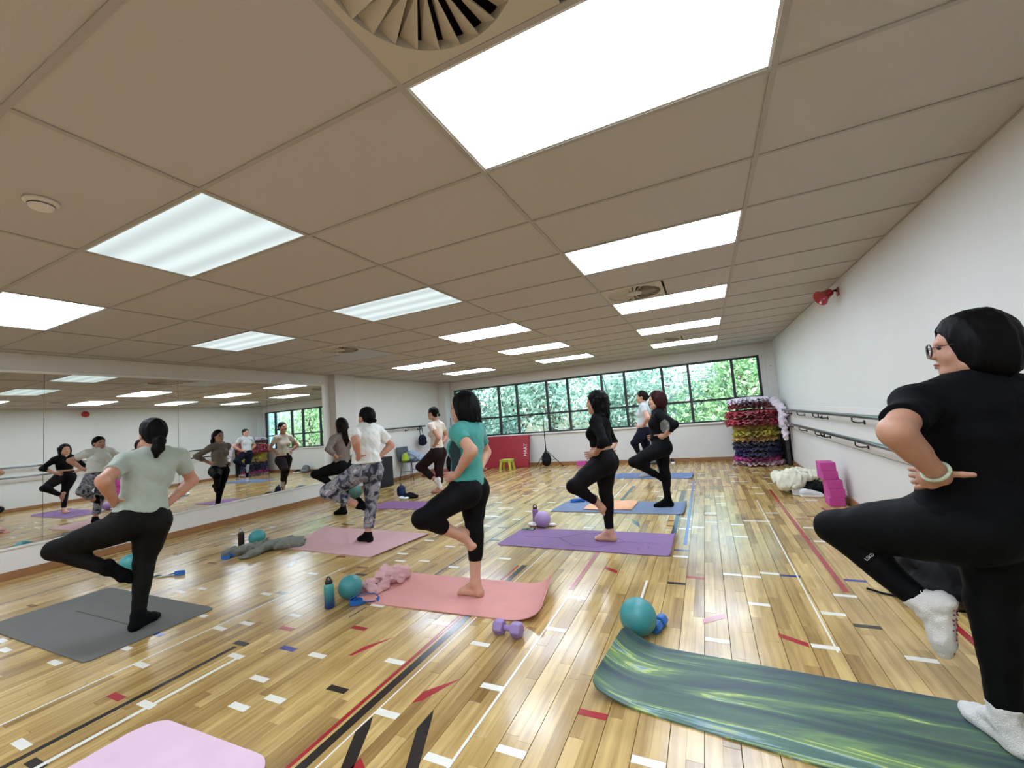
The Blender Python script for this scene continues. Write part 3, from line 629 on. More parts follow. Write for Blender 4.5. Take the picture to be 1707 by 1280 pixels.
def tree(lb, x, y, h, rad, lm, n_leaf, seed, size=0.085, zc=None):
    rs = np.random.RandomState(seed)
    t = thing('tree', lb, 'tree', (x, y, -1.2), group='trees outside the window')
    tips = []
    bm = bmesh.new(); add_tube(bm, [(0, 0, 0), (rs.normal(0, .1), rs.normal(0, .1), h * .3), (rs.normal(0, .2), rs.normal(0, .2), h * .62)], [0.17, 0.13, 0.06], 9)
    for k in range(11):
        z0 = h * rs.uniform(0.18, 0.55); a = rs.uniform(0, 6.283); R_ = rad * rs.uniform(.45, 1.0); e = (R_ * math.cos(a), R_ * math.sin(a) * .7, z0 + h * rs.uniform(.02, .42))
        add_tube(bm, [(0, 0, z0), (e[0] * .5, e[1] * .5, z0 + (e[2] - z0) * .65), e], [0.05, 0.035, 0.012], 6); tips.append(e); tips.append((e[0] * .55, e[1] * .55, z0 + (e[2] - z0) * .7))
    link('trunk', bm_mesh(bm, smooth=True), bark_m, t)
    tips = np.array(tips + [(0, 0, h * .7), (0, 0, h * .9)])
    c = tips[rs.randint(0, len(tips), n_leaf)] + rs.normal(0, 1, (n_leaf, 3)) * np.array([.42, .36, .36]) * rad * .55
    c[:, 2] = np.maximum(c[:, 2], 0.4)
    d1 = rs.normal(size=(n_leaf, 3)); d1 /= np.linalg.norm(d1, axis=1)[:, None]; d2 = np.cross(d1, rs.normal(size=(n_leaf, 3))); d2 /= np.linalg.norm(d2, axis=1)[:, None]
    s = (size * rs.uniform(.6, 1.4, n_leaf))[:, None]
    vs = np.stack([c - d1 * s, c + d2 * s * .42 + d1 * s * .1, c + d1 * s, c - d2 * s * .42 + d1 * s * .1], 1).reshape(-1, 3)
    q = np.arange(n_leaf * 4).reshape(-1, 4)
    me = np_mesh([(vs, q)]); at = me.attributes.new('tint', 'FLOAT', 'FACE'); at.data.foreach_set('value', rs.rand(n_leaf).astype(np.float32)[:len(me.polygons)])
    o = link('foliage', me, lm, t); o['kind'] = 'stuff'
TREES = [('dark leafy tree outside the leftmost window panes', -11.5, 15.0, 5.6, 1.9, 2, 7000), ('fine-leaved tree outside above the red gym mat', -9.0, 14.2, 5.2, 1.7, 2, 7000), ('teal-green tree outside, left of the stand pole', -7.4, 16.2, 6.2, 1.9, 0, 7000),
         ('spreading tree with bare limbs outside behind the black-top woman', -5.3, 15.2, 6.0, 1.9, 0, 5200), ('pale teal tree outside in the middle of the window', -3.6, 17.0, 6.6, 2.0, 0, 6500),
         ('leafy tree outside behind the two rear women', -2.2, 14.4, 5.0, 1.6, 0, 6500), ('broad green tree outside, third from the right end', -0.7, 16.2, 6.0, 2.0, 0, 7500), ('bright green tree outside above the tutu stack', 1.3, 14.6, 5.0, 1.7, 1, 7500),
         ('bright green tree outside beyond the right corner', 3.4, 17.6, 6.2, 2.2, 1, 7000), ('green tree seen only in the mirror, beside the blue building', 4.9, 15.4, 5.6, 2.0, 1, 6500), ('yellow-green shrub outside low behind the auburn-haired woman', -0.6, 13.0, 2.7, 0.9, 1, 3000),
         ('dark shrub outside low behind the stand', -6.0, 12.9, 2.6, 1.0, 2, 3200)]
for i, (lb, x, y, h, r_, k, nl) in enumerate(TREES): tree(lb, x, y, h, r_, LM[k], int(nl * .85), 40 + i)
blue_m = mat('blue_cladding', (132, 176, 232), 0.5, 0.04)
t = thing('building', 'pale blue clad building outside, seen in the mirror', 'building', (9.5, 16.0, -1.2))
for k in range(16): link('cladding_board', box_me(-1.6, 1.6, -0.02 + 0.01 * (k % 2), 1.5, k * 0.35, k * 0.35 + 0.338), blue_m, t)
link('corner_post', box_me(-1.72, -1.6, -0.04, 1.5, 0, 5.6), trim_m, t)

# ------------------------------------------------------------------ people in tree pose
JOINTS = {'green':{'J':{'foot':(-3.944,1.676,0.02),'toe':(-3.976,1.74,0.02),'heel':(-3.911,1.613,0.02),'hip':(-3.936,1.694,0.78),'neck':(-3.901,1.775,1.276),'head':(-3.908,1.76,1.417),'top':(-3.904,1.771,1.523),'Lh':(-3.951,1.612,0.74),'Rh':(-3.922,1.776,0.74),'Ls':(-3.935,1.6,1.207),'Rs':(-3.877,1.928,1.207),'Lw':(-3.943,1.549,0.93),'Rw':(-3.927,1.871,0.847),'Le':(-3.786,1.43,1.104),'Re':(-3.947,2.058,0.999),'La':(-4.028,1.549,0.451),'Lt':(-3.967,1.637,0.352),'Lk':(-4.255,1.35,0.636),'Ra':(-3.899,1.668,0.095),'Rk':(-3.944,1.724,0.448)},'F':(-0.985,0.174,0.0),'sc':0.981},'teal':{'J':{'foot':(-1.747,2.774,0.02),'toe':(-1.839,2.779,0.02),'heel':(-1.655,2.77,0.02),'hip':(-1.722,2.79,0.81),'neck':(-1.689,2.811,1.297),'head':(-1.721,2.791,1.436),'top':(-1.707,2.8,1.538),'Lh':(-1.716,2.706,0.77),'Rh':(-1.728,2.874,0.77),'Ls':(-1.683,2.64,1.226),'Rs':(-1.706,2.975,1.226),'Lw':(-1.725,2.645,0.915),'Rw':(-1.706,2.963,0.903),'Le':(-1.52,2.551,1.103),'Re':(-1.741,3.16,1.037),'La':(-1.751,2.712,0.456),'Lt':(-1.681,2.763,0.347),'Lk':(-1.862,2.39,0.661),'Ra':(-1.702,2.778,0.095),'Rk':(-1.702,2.812,0.497)},'F':(-0.998,-0.07,0.0),'sc':0.987},'white':{'J':{'foot':(-3.782,3.786,0.02),'toe':(-3.862,3.796,0.02),'heel':(-3.702,3.775,0.02),'hip':(-3.746,3.821,0.854),'neck':(-3.734,3.833,1.348),'head':(-3.735,3.832,1.472),'top':(-3.727,3.84,1.573),'Lh':(-3.758,3.737,0.814),'Rh':(-3.734,3.905,0.814),'Ls':(-3.76,3.663,1.276),'Rs':(-3.712,4.0,1.276),'Lw':(-3.671,3.632,0.996),'Rw':(-3.74,4.024,0.951),'Le':(-3.567,3.495,1.175),'Re':(-3.685,4.2,1.081),'La':(-3.819,3.733,0.427),'Lt':(-3.749,3.789,0.353),'Lk':(-4.041,3.507,0.63),'Ra':(-3.737,3.779,0.095),'Rk':(-3.728,3.859,0.542)},'F':(-0.99,0.139,0.0),'sc':1.0},'grey':{'J':{'foot':(-5.427,4.947,0.02),'toe':(-5.498,4.94,0.02),'heel':(-5.356,4.954,0.02),'hip':(-5.394,4.984,0.773),'neck':(-5.386,4.993,1.265),'head':(-5.399,4.978,1.422),'top':(-5.396,4.981,1.53),'Lh':(-5.401,4.901,0.733),'Rh':(-5.386,5.067,0.733),'Ls':(-5.401,4.826,1.194),'Rs':(-5.372,5.158,1.194),'Lw':(-5.354,4.835,0.905),'Rw':(-5.396,5.155,0.859),'Le':(-5.3,4.634,1.056),'Re':(-5.202,5.154,0.989),'La':(-5.455,4.9,0.435),'Lt':(-5.384,4.963,0.347),'Lk':(-5.741,4.743,0.663),'Ra':(-5.382,4.943,0.095),'Rk':(-5.39,5.011,0.453)},'F':(-0.996,0.087,0.0),'sc':0.981},'beige':{'J':{'foot':(-4.826,6.76,0.02),'toe':(-4.889,6.729,0.02),'heel':(-4.764,6.79,0.02),'hip':(-4.805,6.775,0.783),'neck':(-4.804,6.776,1.355),'head':(-4.851,6.742,1.536),'top':(-4.836,6.753,1.653),'Lh':(-4.805,6.689,0.743),'Rh':(-4.805,6.861,0.743),'Ls':(-4.804,6.603,1.283),'Rs':(-4.804,6.948,1.283),'Lw':(-4.774,6.644,0.899),'Rw':(-4.796,6.962,0.929),'Le':(-4.612,6.569,1.057),'Re':(-4.822,7.143,1.061),'La':(-4.821,6.714,0.217),'Lt':(-4.774,6.751,0.073),'Lk':(-5.102,6.591,0.515),'Ra':(-4.781,6.76,0.095),'Rk':(-4.811,6.785,0.446)},'F':(-1.0,0.0,0.0),'sc':1.013},'black':{'J':{'foot':(-1.044,4.262,0.02),'toe':(-1.139,4.267,0.02),'heel':(-0.949,4.258,0.02),'hip':(-1.002,4.273,0.81),'neck':(-1.001,4.273,1.264),'head':(-1.023,4.267,1.409),'top':(-1.007,4.271,1.52),'Lh':(-1.002,4.189,0.77),'Rh':(-1.002,4.356,0.77),'Ls':(-1.001,4.106,1.194),'Rs':(-1.001,4.44,1.194),'Lw':(-1.032,4.123,0.895),'Rw':(-0.962,4.433,0.864),'Le':(-0.903,3.948,1.017),'Re':(-0.952,4.622,0.961),'La':(-1.097,4.176,0.413),'Lt':(-1.045,4.207,0.336),'Lk':(-1.218,3.887,0.609),'Ra':(-0.999,4.262,0.095),'Rk':(-1.01,4.275,0.477)},'F':(-1.0,0.0,0.0),'sc':0.981},'auburn':{'J':{'foot':(-0.612,5.815,0.02),'toe':(-0.713,5.79,0.02),'heel':(-0.51,5.839,0.02),'hip':(-0.584,5.818,0.801),'neck':(-0.574,5.819,1.26),'head':(-0.583,5.818,1.396),'top':(-0.57,5.819,1.523),'Lh':(-0.569,5.736,0.761),'Rh':(-0.598,5.9,0.761),'Ls':(-0.547,5.654,1.189),'Rs':(-0.605,5.983,1.189),'Lw':(-0.507,5.676,0.926),'Rw':(-0.631,5.959,0.912),'Le':(-0.36,5.53,1.069),'Re':(-0.602,6.179,1.02),'La':(-0.693,5.717,0.443),'Lt':(-0.599,5.755,0.382),'Lk':(-0.899,5.491,0.625),'Ra':(-0.567,5.823,0.095),'Rk':(-0.573,5.817,0.465)},'F':(-0.985,-0.174,0.0),'sc':0.981},'pale':{'J':{'foot':(-1.144,8.25,0.02),'toe':(-1.217,8.221,0.02),'heel':(-1.071,8.28,0.02),'hip':(-1.114,8.255,0.872),'neck':(-1.052,8.263,1.382),'head':(-1.093,8.258,1.524),'top':(-1.072,8.261,1.626),'Lh':(-1.114,8.171,0.832),'Rh':(-1.114,8.338,0.832),'Ls':(-1.061,8.095,1.312),'Rs':(-1.061,8.429,1.312),'Lw':(-1.097,8.112,0.958),'Rw':(-1.038,8.414,0.939),'Le':(-0.967,7.963,1.111),'Re':(-0.997,8.584,1.092),'La':(-1.23,8.16,0.467),'Lt':(-1.222,8.182,0.351),'Lk':(-1.238,7.839,0.676),'Ra':(-1.099,8.25,0.095),'Rk':(-1.098,8.259,0.485)},'F':(-1.0,0.0,0.0),'sc':0.981},'right':{'J':{'foot':(0.842,2.184,0.02),'toe':(0.818,2.276,0.02),'heel':(0.866,2.092,0.02),'hip':(0.897,2.163,0.807),'neck':(0.924,2.152,1.308),'head':(0.911,2.157,1.451),'top':(0.942,2.145,1.572),'Lh':(0.816,2.13,0.767),'Rh':(0.977,2.195,0.767),'Ls':(0.73,2.077,1.234),'Rs':(1.11,2.23,1.234),'Lw':(0.723,1.971,0.982),'Rw':(1.086,2.255,0.882),'Le':(0.58,1.852,1.158),'Re':(1.23,2.385,1.043),'La':(0.708,2.21,0.442),'Lt':(0.739,2.193,0.268),'Lk':(0.478,2.365,0.693),'Ra':(0.859,2.142,0.095),'Rk':(0.888,2.181,0.479)},'F':(-0.375,0.927,0.0),'sc':1.025}}
SK = {'a': mat('skin_light', (196, 148, 122), 0.5, 0.05, 14.0), 'b': mat('skin_tan', (178, 130, 104), 0.5, 0.05, 14.0), 'c': mat('skin_warm', (190, 138, 112), 0.5, 0.05, 14.0)}
eye_m = mat('eye', (30, 22, 18), 0.15); lip_m = mat('lips', (150, 80, 74), 0.4)
def hair_mat(name, rgb, rough=0.38): return mat(name, rgb, rough, 0.25, 60.0, bump=0.25, bscale=90, stretch=(3, 3, 0.5), spec=0.10)
def person(key, label, skin, hair_m, hair, top, bottom, feet, head_yaw=0.0, tilt=0.0, wide=1.0, h=0.0085, group='women doing tree pose'):
    """skeleton joints -> soft body, clothes, hair.  top / bottom / feet: dicts"""
    D = JOINTS[key]; J = {k: V3(v) for k, v in D['J'].items()}; sc = D['sc']; F0 = V3(D['F'])
    base = V3(J['foot'][0], J['foot'][1], 0.0)
    J = {k: v - base for k, v in J.items()}
    lift = feet.get('lift', 0.007)
    for k in J: J[k] = J[k] + V3(0, 0, lift)
    U = nrm(J['neck'] - J['hip']); Fw = nrm(F0 - U * (F0 @ U)); L = np.cross(U, Fw)
    M = np.array([L, Fw, U]); UP = V3(0, 0, 1)
    hy = math.radians(head_yaw); hF = nrm(F0 * math.cos(hy) + np.cross(UP, F0) * math.sin(hy)); hF = nrm(hF * math.cos(tilt) + UP * math.sin(tilt))
    hL = nrm(np.cross(UP, hF)); hU = np.cross(hF, hL); HM = np.array([hF, hL, hU])
    top_z = J['top'] + V3(0, 0, -0.012)
    HC = J['head'] * 0.35 + (top_z - hU * 0.118 * sc) * 0.65
    T = lambda t, f=0.0, l=0.0: J['hip'] + (J['neck'] - J['hip']) * t + Fw * f * sc + L * l * sc
    hp = lambda f, l, u: HC + (hF * f + hL * l + hU * u) * sc
    wd = wide
    root = thing('person', label, 'person', tuple(base), group=group)
    tube = J['Lw'], J['Rw']
    # -------- limbs shared by body and clothes
    def torso(S_, o=0.0):
        S_.ell(T(.02), M, np.array([.158 * wd, .112 * wd, .12]) * sc + o, .05)
        S_.ell(T(.28, .01), M, np.array([.128 * wd, .098 * wd, .14]) * sc + o, .06)
        S_.ell(T(.62, .0), M, np.array([.140 * wd, .100 * wd, .155]) * sc + o, .06)
        S_.ell(T(.84, -.012), M, np.array([.135 * wd, .075 * wd, .07]) * sc + o, .05)
        for s in (1, -1): S_.ell(T(.60, .075 * wd, .066 * s), M, np.array([.062, .055, .062]) * sc * (0.6 + .4 * wd) + o, .035)
        for sh in ('Ls', 'Rs'):
            S_.cone(T(.90), J[sh], (.050 * wd) * sc + o, (.050 * wd) * sc + o, .04)
            S_.cone(T(1.02), J[sh] * .55 + T(.95) * .45, .044 * sc + o, .036 * sc + o, .05)
    def glutes(S_, o=0.0):
        for s in (1, -1): S_.ell(T(-.07, -.058 * wd, .075 * s), M, np.array([.088 * wd, .082 * wd, .10]) * sc + o, .04)
    calf = {}
    def leg(S_, side, o=0.0, end=1.0):
        hj, kn, an = J[side + 'h'], J[side + 'k'], J[side + 'a']
        th = kn - hj
        S_.cone(hj, kn, .090 * wd * sc + o, .060 * (.5 + .5 * wd) * sc + o, .05)
        S_.cone(hj + th * .1, hj + th * .6, .094 * wd * sc + o, .072 * wd * sc + o, .05)
        sh = an - kn; kb = nrm(np.cross(np.cross(nrm(sh), nrm(th)), nrm(sh))) * (1 if side == 'L' else 1)
        back = -Fw if side == 'R' else -nrm(np.cross(nrm(sh), np.cross(nrm(th), nrm(sh))) + 1e-6)
        e = kn + sh * min(end, 1.0)
        r_end = (.058 + (.036 - .058) * end) * (.55 + .45 * wd) * sc
        S_.cone(kn, e, .057 * (.5 + .5 * wd) * sc + o, r_end + o, .03, clip=1.0 if end < 1 else None)
        if end > .5: S_.cone(kn + sh * .16 + back * .018, kn + sh * .48 + back * .012, .050 * (.5 + .5 * wd) * sc + o, .040 * (.5 + .5 * wd) * sc + o, .03)
    def arm(S_, side, o=0.0, upto=2.0):
        a, e, w_ = J[side + 's'], J[side + 'e'], J[side + 'w']; tk = .55 + .45 * wd
        if upto <= 1.0:
            S_.cone(a, a + (e - a) * upto, .047 * tk * sc + o, (.050 - .008 * upto) * tk * sc + o * 1.05, .03, clip=1.0); return
        S_.cone(a, e, .052 * tk * sc + o, .040 * tk * sc + o, .035)
        f = min(1.0, upto - 1.0); tip = e + (w_ - e) * f
        S_.cone(e, tip, .041 * tk * sc + o, (.041 - .014 * f) * tk * sc + o, .02, clip=1.0 if f < 1 else None)
        if f > .6: S_.cone(e + (w_ - e) * .08, e + (w_ - e) * .45, .043 * tk * sc + o, .036 * tk * sc + o, .02)
    def foot(S_, side, o=0.0, toes=True):
        if side == 'R':
            d = V3(J['toe'][0] - J['heel'][0], J['toe'][1] - J['heel'][1], 0); d = nrm(d) if feet.get('own_dir', True) else F0
            dn = V3(0, 0, -1.0); an = J['Ra']; z0 = lift
            heel = V3(an[0], an[1], 0) - d * .03 * sc + V3(0, 0, z0 + .030); ball = V3(an[0], an[1], 0) + d * .115 * sc + V3(0, 0, z0 + .026); tip = V3(an[0], an[1], 0) + d * .165 * sc + V3(0, 0, z0 + .016)
        else:
            an = J['La']; s_ = nrm(an - J['Lk']); d = J['Lt'] - an; d = nrm(d - s_ * (d @ s_) * .5); dn = nrm(s_ - d * (s_ @ d))
            heel = an + dn * .042 * sc - d * .035 * sc; ball = an + dn * .045 * sc + d * .105 * sc; tip = an + dn * .05 * sc + d * .155 * sc
        w_ = nrm(np.cross(d, dn))
        S_.cone(heel, ball, .031 * sc + o, .026 * sc + o, .02)
        S_.cone(an, ball, .036 * sc + o, .026 * sc + o, .02); S_.cone(an, heel, .036 * sc + o, .033 * sc + o, .02)
        for s in (-1, 1): S_.cone(heel * .5 + ball * .5, ball + w_ * .02 * s * sc, .022 * sc + o, .023 * sc + o, .02)
        inn = -1 if side == 'R' else 1
        for q, (lt, rr) in enumerate(((.052, .0125), (.050, .0095), (.044, .009), (.038, .0085), (.030, .008))):
            off = (-.030 + .0155 * q) * inn * (-1 if side == 'R' else 1) * sc
            if toes: S_.cone(ball + w_ * off * .9, ball + w_ * off + d * lt * sc + dn * .008 * sc, (rr + .003) * sc + o, rr * sc + o, .006)
        if not toes: S_.cone(ball, tip, .030 * sc + o, .022 * sc + o, .02)
        return d, dn
    def bounds(keys, pad): 
        P_ = np.array([J[k] for k in keys]); return P_.min(0) - pad, P_.max(0) + pad
    allk = ['hip', 'neck', 'Ls', 'Rs', 'Le', 'Re', 'Lw', 'Rw', 'Lh', 'Rh', 'Lk', 'La', 'Rk', 'Ra', 'Lt']
    # -------- skin: one body
    parts = []
    lo, hi = bounds(allk, .17); lo[2] = -.01
    B = Field(lo, hi, h); torso(B); glutes(B)
    for s in 'LR': leg(B, s); arm(B, s)
    B.cone(T(.93), hp(-.02, 0, -.05), .056 * sc * (.6 + .4 * wd), .050 * sc * (.6 + .4 * wd), .03)
    socks = feet.get('socks')
    if not socks:
        pass
    parts.append(B.mesh())
    fh = min(h, .0055)
    for side in 'RL':
        an = J[side + 'a']; A_ = Field(an - .22, an + .22, fh); foot(A_, side, 0.0, toes=not socks); sh = an - J[side + 'k']; A_.cone(an - sh * .18, an, .040 * sc * (.55 + .45 * wd), .0355 * sc, .02)
        parts.append(A_.mesh())
    # hands on hips: palm, four fingers, thumb from the side of the palm
    hh = .0036 if h < .009 else .005
    for side, sg in (('L', 1), ('R', -1)):
        w_ = J[side + 'w']; e_ = J[side + 'e']; inw = -L * sg
        fd = nrm(Fw * .92 - U * .22 + inw * feet.get('curl_in', .28)); ac = nrm(np.cross(inw, fd)); ac = ac if ac @ U > 0 else -ac; inp = nrm(inw - fd * (inw @ fd))
        G = Field(w_ - .20, w_ + .20, hh)
        G.cone(w_ - nrm(w_ - e_) * .05, w_, .029 * sc, .025 * sc, .012)
        pc = w_ + fd * .045 * sc
        PM = np.array([fd, ac, inp]); G.ell(pc, PM, np.array([.050, .040, .016]) * sc, .012); G.cone(w_, pc, .024 * sc, .022 * sc, .015)
        for q, (off, ln) in enumerate(((.030, .88), (.010, 1.0), (-.010, .95), (-.029, .76))):
            p0 = w_ + fd * .078 * sc + ac * off * sc; dirn = nrm(fd + ac * off * 3.2 + inp * .12)
            for sgm, r0, bend in ((.036, .0092, .35), (.024, .0084, .35), (.020, .0076, .3)):
                p1 = p0 + dirn * sgm * ln * sc; G.cone(p0, p1, r0 * sc, (r0 - .0006) * sc, .004); p0 = p1; dirn = nrm(dirn + inp * bend)
        th = nrm(-Fw * .85 + inp * .18 + U * .1); b0 = w_ + fd * .012 * sc + ac * .012 * sc
        for sgm, r0 in ((.040, .0125), (.032, .0105), (.024, .0092)):
            p1 = b0 + th * sgm * sc; G.cone(b0, p1, r0 * sc, (r0 - .001) * sc, .006); b0 = p1; th = nrm(th + inp * .22)
        parts.append(G.mesh())
    # head
    hd = .0045 if h < .009 else .006
    Hh = Field(HC - .19 * sc, HC + .17 * sc, hd)
    Hh.cone(T(.97), hp(-.02, 0, -.06), .054 * sc * (.6 + .4 * wd), .049 * sc * (.6 + .4 * wd), .02)
    Hh.ell(hp(-.014, 0, .026), HM, np.array([.097, .076, .090]) * sc, .02); Hh.ell(hp(.026, 0, -.030), HM, np.array([.068, .060, .082]) * sc, .03)
    Hh.ell(hp(.058, 0, -.090), HM, np.array([.028, .030, .022]) * sc, .03)
    for s in (1, -1):
        Hh.ell(hp(.055, .036 * s, -.035), HM, np.array([.028, .026, .028]) * sc, .02); Hh.ell(hp(-.008, .076 * s, -.012), HM, np.array([.020, .009, .031]) * sc, .006)
        Hh.cone(hp(.022, .052 * s, -.075), hp(.060, .020 * s, -.098), .022 * sc, .018 * sc, .03)
        Hh.ell(hp(.090, .031 * s, .004), HM, np.array([.014, .017, .010]) * sc, .010, 'sub')
    Hh.cone(hp(.086, 0, .012), hp(.104, 0, -.026), .008 * sc, .0115 * sc, .010); Hh.cone(hp(.096, -.010, -.031), hp(.096, .010, -.031), .009 * sc, .009 * sc, .008)
    Hh.cone(hp(.076, -.038, .022), hp(.076, .038, .022), .012 * sc, .012 * sc, .02)
    Hh.ell(hp(.088, 0, -.059), HM, np.array([.010, .022, .006]) * sc, .006); Hh.ell(hp(.087, 0, -.069), HM, np.array([.010, .018, .006]) * sc, .006)
    parts.append(Hh.mesh())
    link('body', np_mesh(parts), SK[skin], root)
    # eyes, brows and lips
    bm = bmesh.new()
    for s in (1, -1):
        bmesh.ops.create_uvsphere(bm, u_segments=10, v_segments=8, radius=.0095 * sc, matrix=Matrix.Translation(Vector(hp(.0815, .031 * s, .003))))
    link('eyes', bm_mesh(bm, smooth=True), eye_m, root)
    bm = bmesh.new()
    for s in (1, -1): add_tube(bm, [hp(.088, .015 * s, .021), hp(.086, .032 * s, .026), hp(.074, .050 * s, .020)], [.0022, .0030, .0016], 6)
    link('eyebrows', bm_mesh(bm, smooth=True), hair_m, root)
    bm = bmesh.new(); add_tube(bm, [hp(.088, .021, -.063), hp(.098, .008, -.060), hp(.098, -.008, -.060), hp(.088, -.021, -.063)], [.002, .0052, .0052, .002], 6); add_tube(bm, [hp(.087, .018, -.067), hp(.0965, 0, -.070), hp(.087, -.018, -.067)], [.002, .0055, .002], 6)
    link('lips', bm_mesh(bm, smooth=True), lip_m, root)
    # -------- hair
    ext = hair.get('ext', .16)
    Ha = Field(HC - V3(.19, .19, ext + .08) * sc, HC + V3(.19, .19, .17) * sc, .0052 if h < .009 else .0065)
    if hair['kind'] == 'bob':
        b_ = hair.get('len', .105)
        Ha.ell(hp(-.018, 0, .036), HM, np.array([.110, .095, .098]) * sc, .02)
        Ha.ell(hp(-.040, 0, -b_ * .35), HM, np.array([.098, .104, .085]) * sc * hair.get('vol', 1.0), .05)
        for s in (1, -1): Ha.cone(hp(-.010, .080 * s, .01), hp(-.006, .084 * s, -b_ + .03), .030 * sc, .022 * sc, .03)
        Ha.cone(hp(-.060, -.05, -b_ + .015), hp(-.060, .05, -b_ + .015), .040 * sc, .040 * sc, .04)
        if hair.get('flip'): Ha.cone(hp(-.085, -.03, -b_ + .03), hp(-.135, -.02, -b_ - .015), .030 * sc, .010 * sc, .03); Ha.cone(hp(-.085, .03, -b_ + .03), hp(-.130, .03, -b_ - .01), .030 * sc, .010 * sc, .03)
        if hair.get('curl'):
            rs = random.Random(5)
            for q in range(26):
                a = math.pi * (.35 + 1.3 * q / 25); u = rs.uniform(-b_, .05); p = hp(.085 * math.cos(a) - .03, .098 * math.sin(a), u)
                Ha.cone(p, p - hU * .03, .020 * sc, .016 * sc, .012)
    else:
        Ha.ell(hp(-.020, 0, .034), HM, np.array([.106, .086, .096]) * sc, .02); Ha.ell(hp(-.055, 0, -.010), HM, np.array([.066, .070, .075]) * sc, .03)
        if hair['kind'] == 'pony':
            a = hp(-.100, 0, -.035); c1 = hp(-.150, .0, -.06); c2 = hp(-.150, .01, -.12); c3 = hp(-.135, .015, -.175)
            Ha.cone(a, c1, .024 * sc, .034 * sc, .02); Ha.cone(c1, c2, .038 * sc, .036 * sc, .02); Ha.cone(c2, c3, .036 * sc, .016 * sc, .02)
        elif hair['kind'] == 'bun':
            z_ = hair.get('z', -.04); Ha.cone(hp(-.09, 0, z_ + .01), hp(-.125, 0, z_), .020 * sc, .014 * sc, .015); Ha.ell(hp(-.142, 0, z_ - .004), HM, np.array([.026, .030, .026]) * sc, .012)
        elif hair['kind'] == 'long':
            a = hp(-.085, 0, .0); c1 = hp(-.115, 0, -.10); c2 = hp(-.120, -.01, -.22); c3 = hp(-.10, -.015, -.33)
            Ha.cone(a, c1, .065 * sc, .062 * sc, .04); Ha.cone(c1, c2, .062 * sc, .056 * sc, .04); Ha.cone(c2, c3, .056 * sc, .024 * sc, .04)
            for s in (1, -1): Ha.cone(hp(-.02, .076 * s, .0), hp(-.045, .078 * s, -.10), .024 * sc, .022 * sc, .03)
    fr = hair.get('fringe', 0.0)
    Ha.ell(hp(.090, 0, -.034 + fr), HM, np.array([.070, .070, .098]) * sc, .012, 'sub'); Ha.ell(hp(.040, 0, -.135), HM, np.array([.075, .056, .075]) * sc, .012, 'sub')
    if hair['kind'] in ('bun', 'pony'):
        for s in (1, -1): Ha.ell(hp(.004, .085 * s, -.035), HM, np.array([.034, .03, .045]) * sc, .01, 'sub')
    Ha.folds(.0045, 70, 3, (1, 1, .22))
    link('hair', np_mesh([Ha.mesh()]), hair_m, root)
    if hair.get('tie'):
        z_ = hair.get('z', -.04); o = link('hair_tie', lathe_me([(.014, -.012), (.024, -.010), (.026, 0), (.024, .010), (.014, .012)], 16), mat('hair_tie_' + hair['tie'][0], hair['tie'][1], 0.6), root, tuple(hp(-.118, 0, z_)))
        o.rotation_euler = Vector(hF).to_track_quat('Z', 'Y').to_euler()
    # -------- trousers or leggings
    o_ = bottom.get('loose', .006)
    lo, hi = bounds(['hip', 'Lh', 'Rh', 'Lk', 'La', 'Rk', 'Ra'], .19); lo[2] = -.01
    Lg = Field(lo, hi, h)
    Lg.ell(T(.02), M, np.array([.158 * wd, .112 * wd, .12]) * sc + o_, .05); Lg.ell(T(.26, .01), M, np.array([.130 * wd, .100 * wd, .13]) * sc + o_, .06); glutes(Lg, o_)
    for s, en in (('L', bottom.get('endL', .93)), ('R', bottom.get('endR', .93))): leg(Lg, s, o_, en)
    if bottom.get('baggy'):
        for s in 'LR':
            k_, a_ = J[s + 'k'], J[s + 'a']; e_ = k_ + (a_ - k_) * bottom.get('end' + s, .8); Lg.cone(k_, e_, .072 * sc, .058 * sc, .03, clip=1.0); Lg.cone(J[s + 'h'], k_, .108 * sc, .082 * sc, .04)
    Lg.folds(bottom.get('fold', .003), 26, 7)
    Lg.plane(T(bottom.get('waist', top.get('hem', .06) + .10)), U)
    link(bottom['name'], np_mesh([Lg.mesh()]), bottom['m'], root)
    # -------- top
    o_ = top.get('loose', .012); lo, hi = bounds(['hip', 'neck', 'Ls', 'Rs', 'Le', 'Re', 'Lw', 'Rw'], .19)
    Tp = Field(lo, hi, h); torso(Tp, o_)
    if top.get('drape'): Tp.cone(T(.10), T(.62), (.145 + top['drape']) * wd * sc, .14 * wd * sc, .06)
    for s in 'LR': arm(Tp, s, o_ * top.get('sl', 1.0), top.get('sleeve', .62))
    if top.get('drape') is not None:
        pass
    Tp.folds(top.get('fold', .007), 22, 9, (1, 1, .7)); Tp.plane(T(top.get('hem', .06)), -U)
    for s in 'LR':       # sleeve openings stay clean
        pass
    Tp.ell(T(1.10, .015), M, np.array([.078, .075, .075]) * sc, .008, 'sub')
    if top.get('vneck'): Tp.cone(T(1.05, .10), T(.78, .13), .05 * sc, .02 * sc, .005, op='sub')
    if not top.get('vneck'): Tp.cone(T(1.03, .10), T(.97, .12), .030 * sc, .02 * sc, .01, op='sub')
    tpo = link(top['name'], np_mesh([Tp.mesh()]), top['m'], root)
    if top.get('panel'):
        mp_ = tpo.data; mp_.materials.append(top['panel'][0]); cc_ = np.zeros(len(mp_.polygons) * 3); mp_.polygons.foreach_get('center', cc_); cc_ = cc_.reshape(-1, 3) - J['hip']
        pl_, pf_, pu_ = cc_ @ L, cc_ @ Fw, cc_ @ U; sel = top['panel'][1](pl_, pf_, pu_); mp_.polygons.foreach_set('material_index', sel.astype(np.int32))
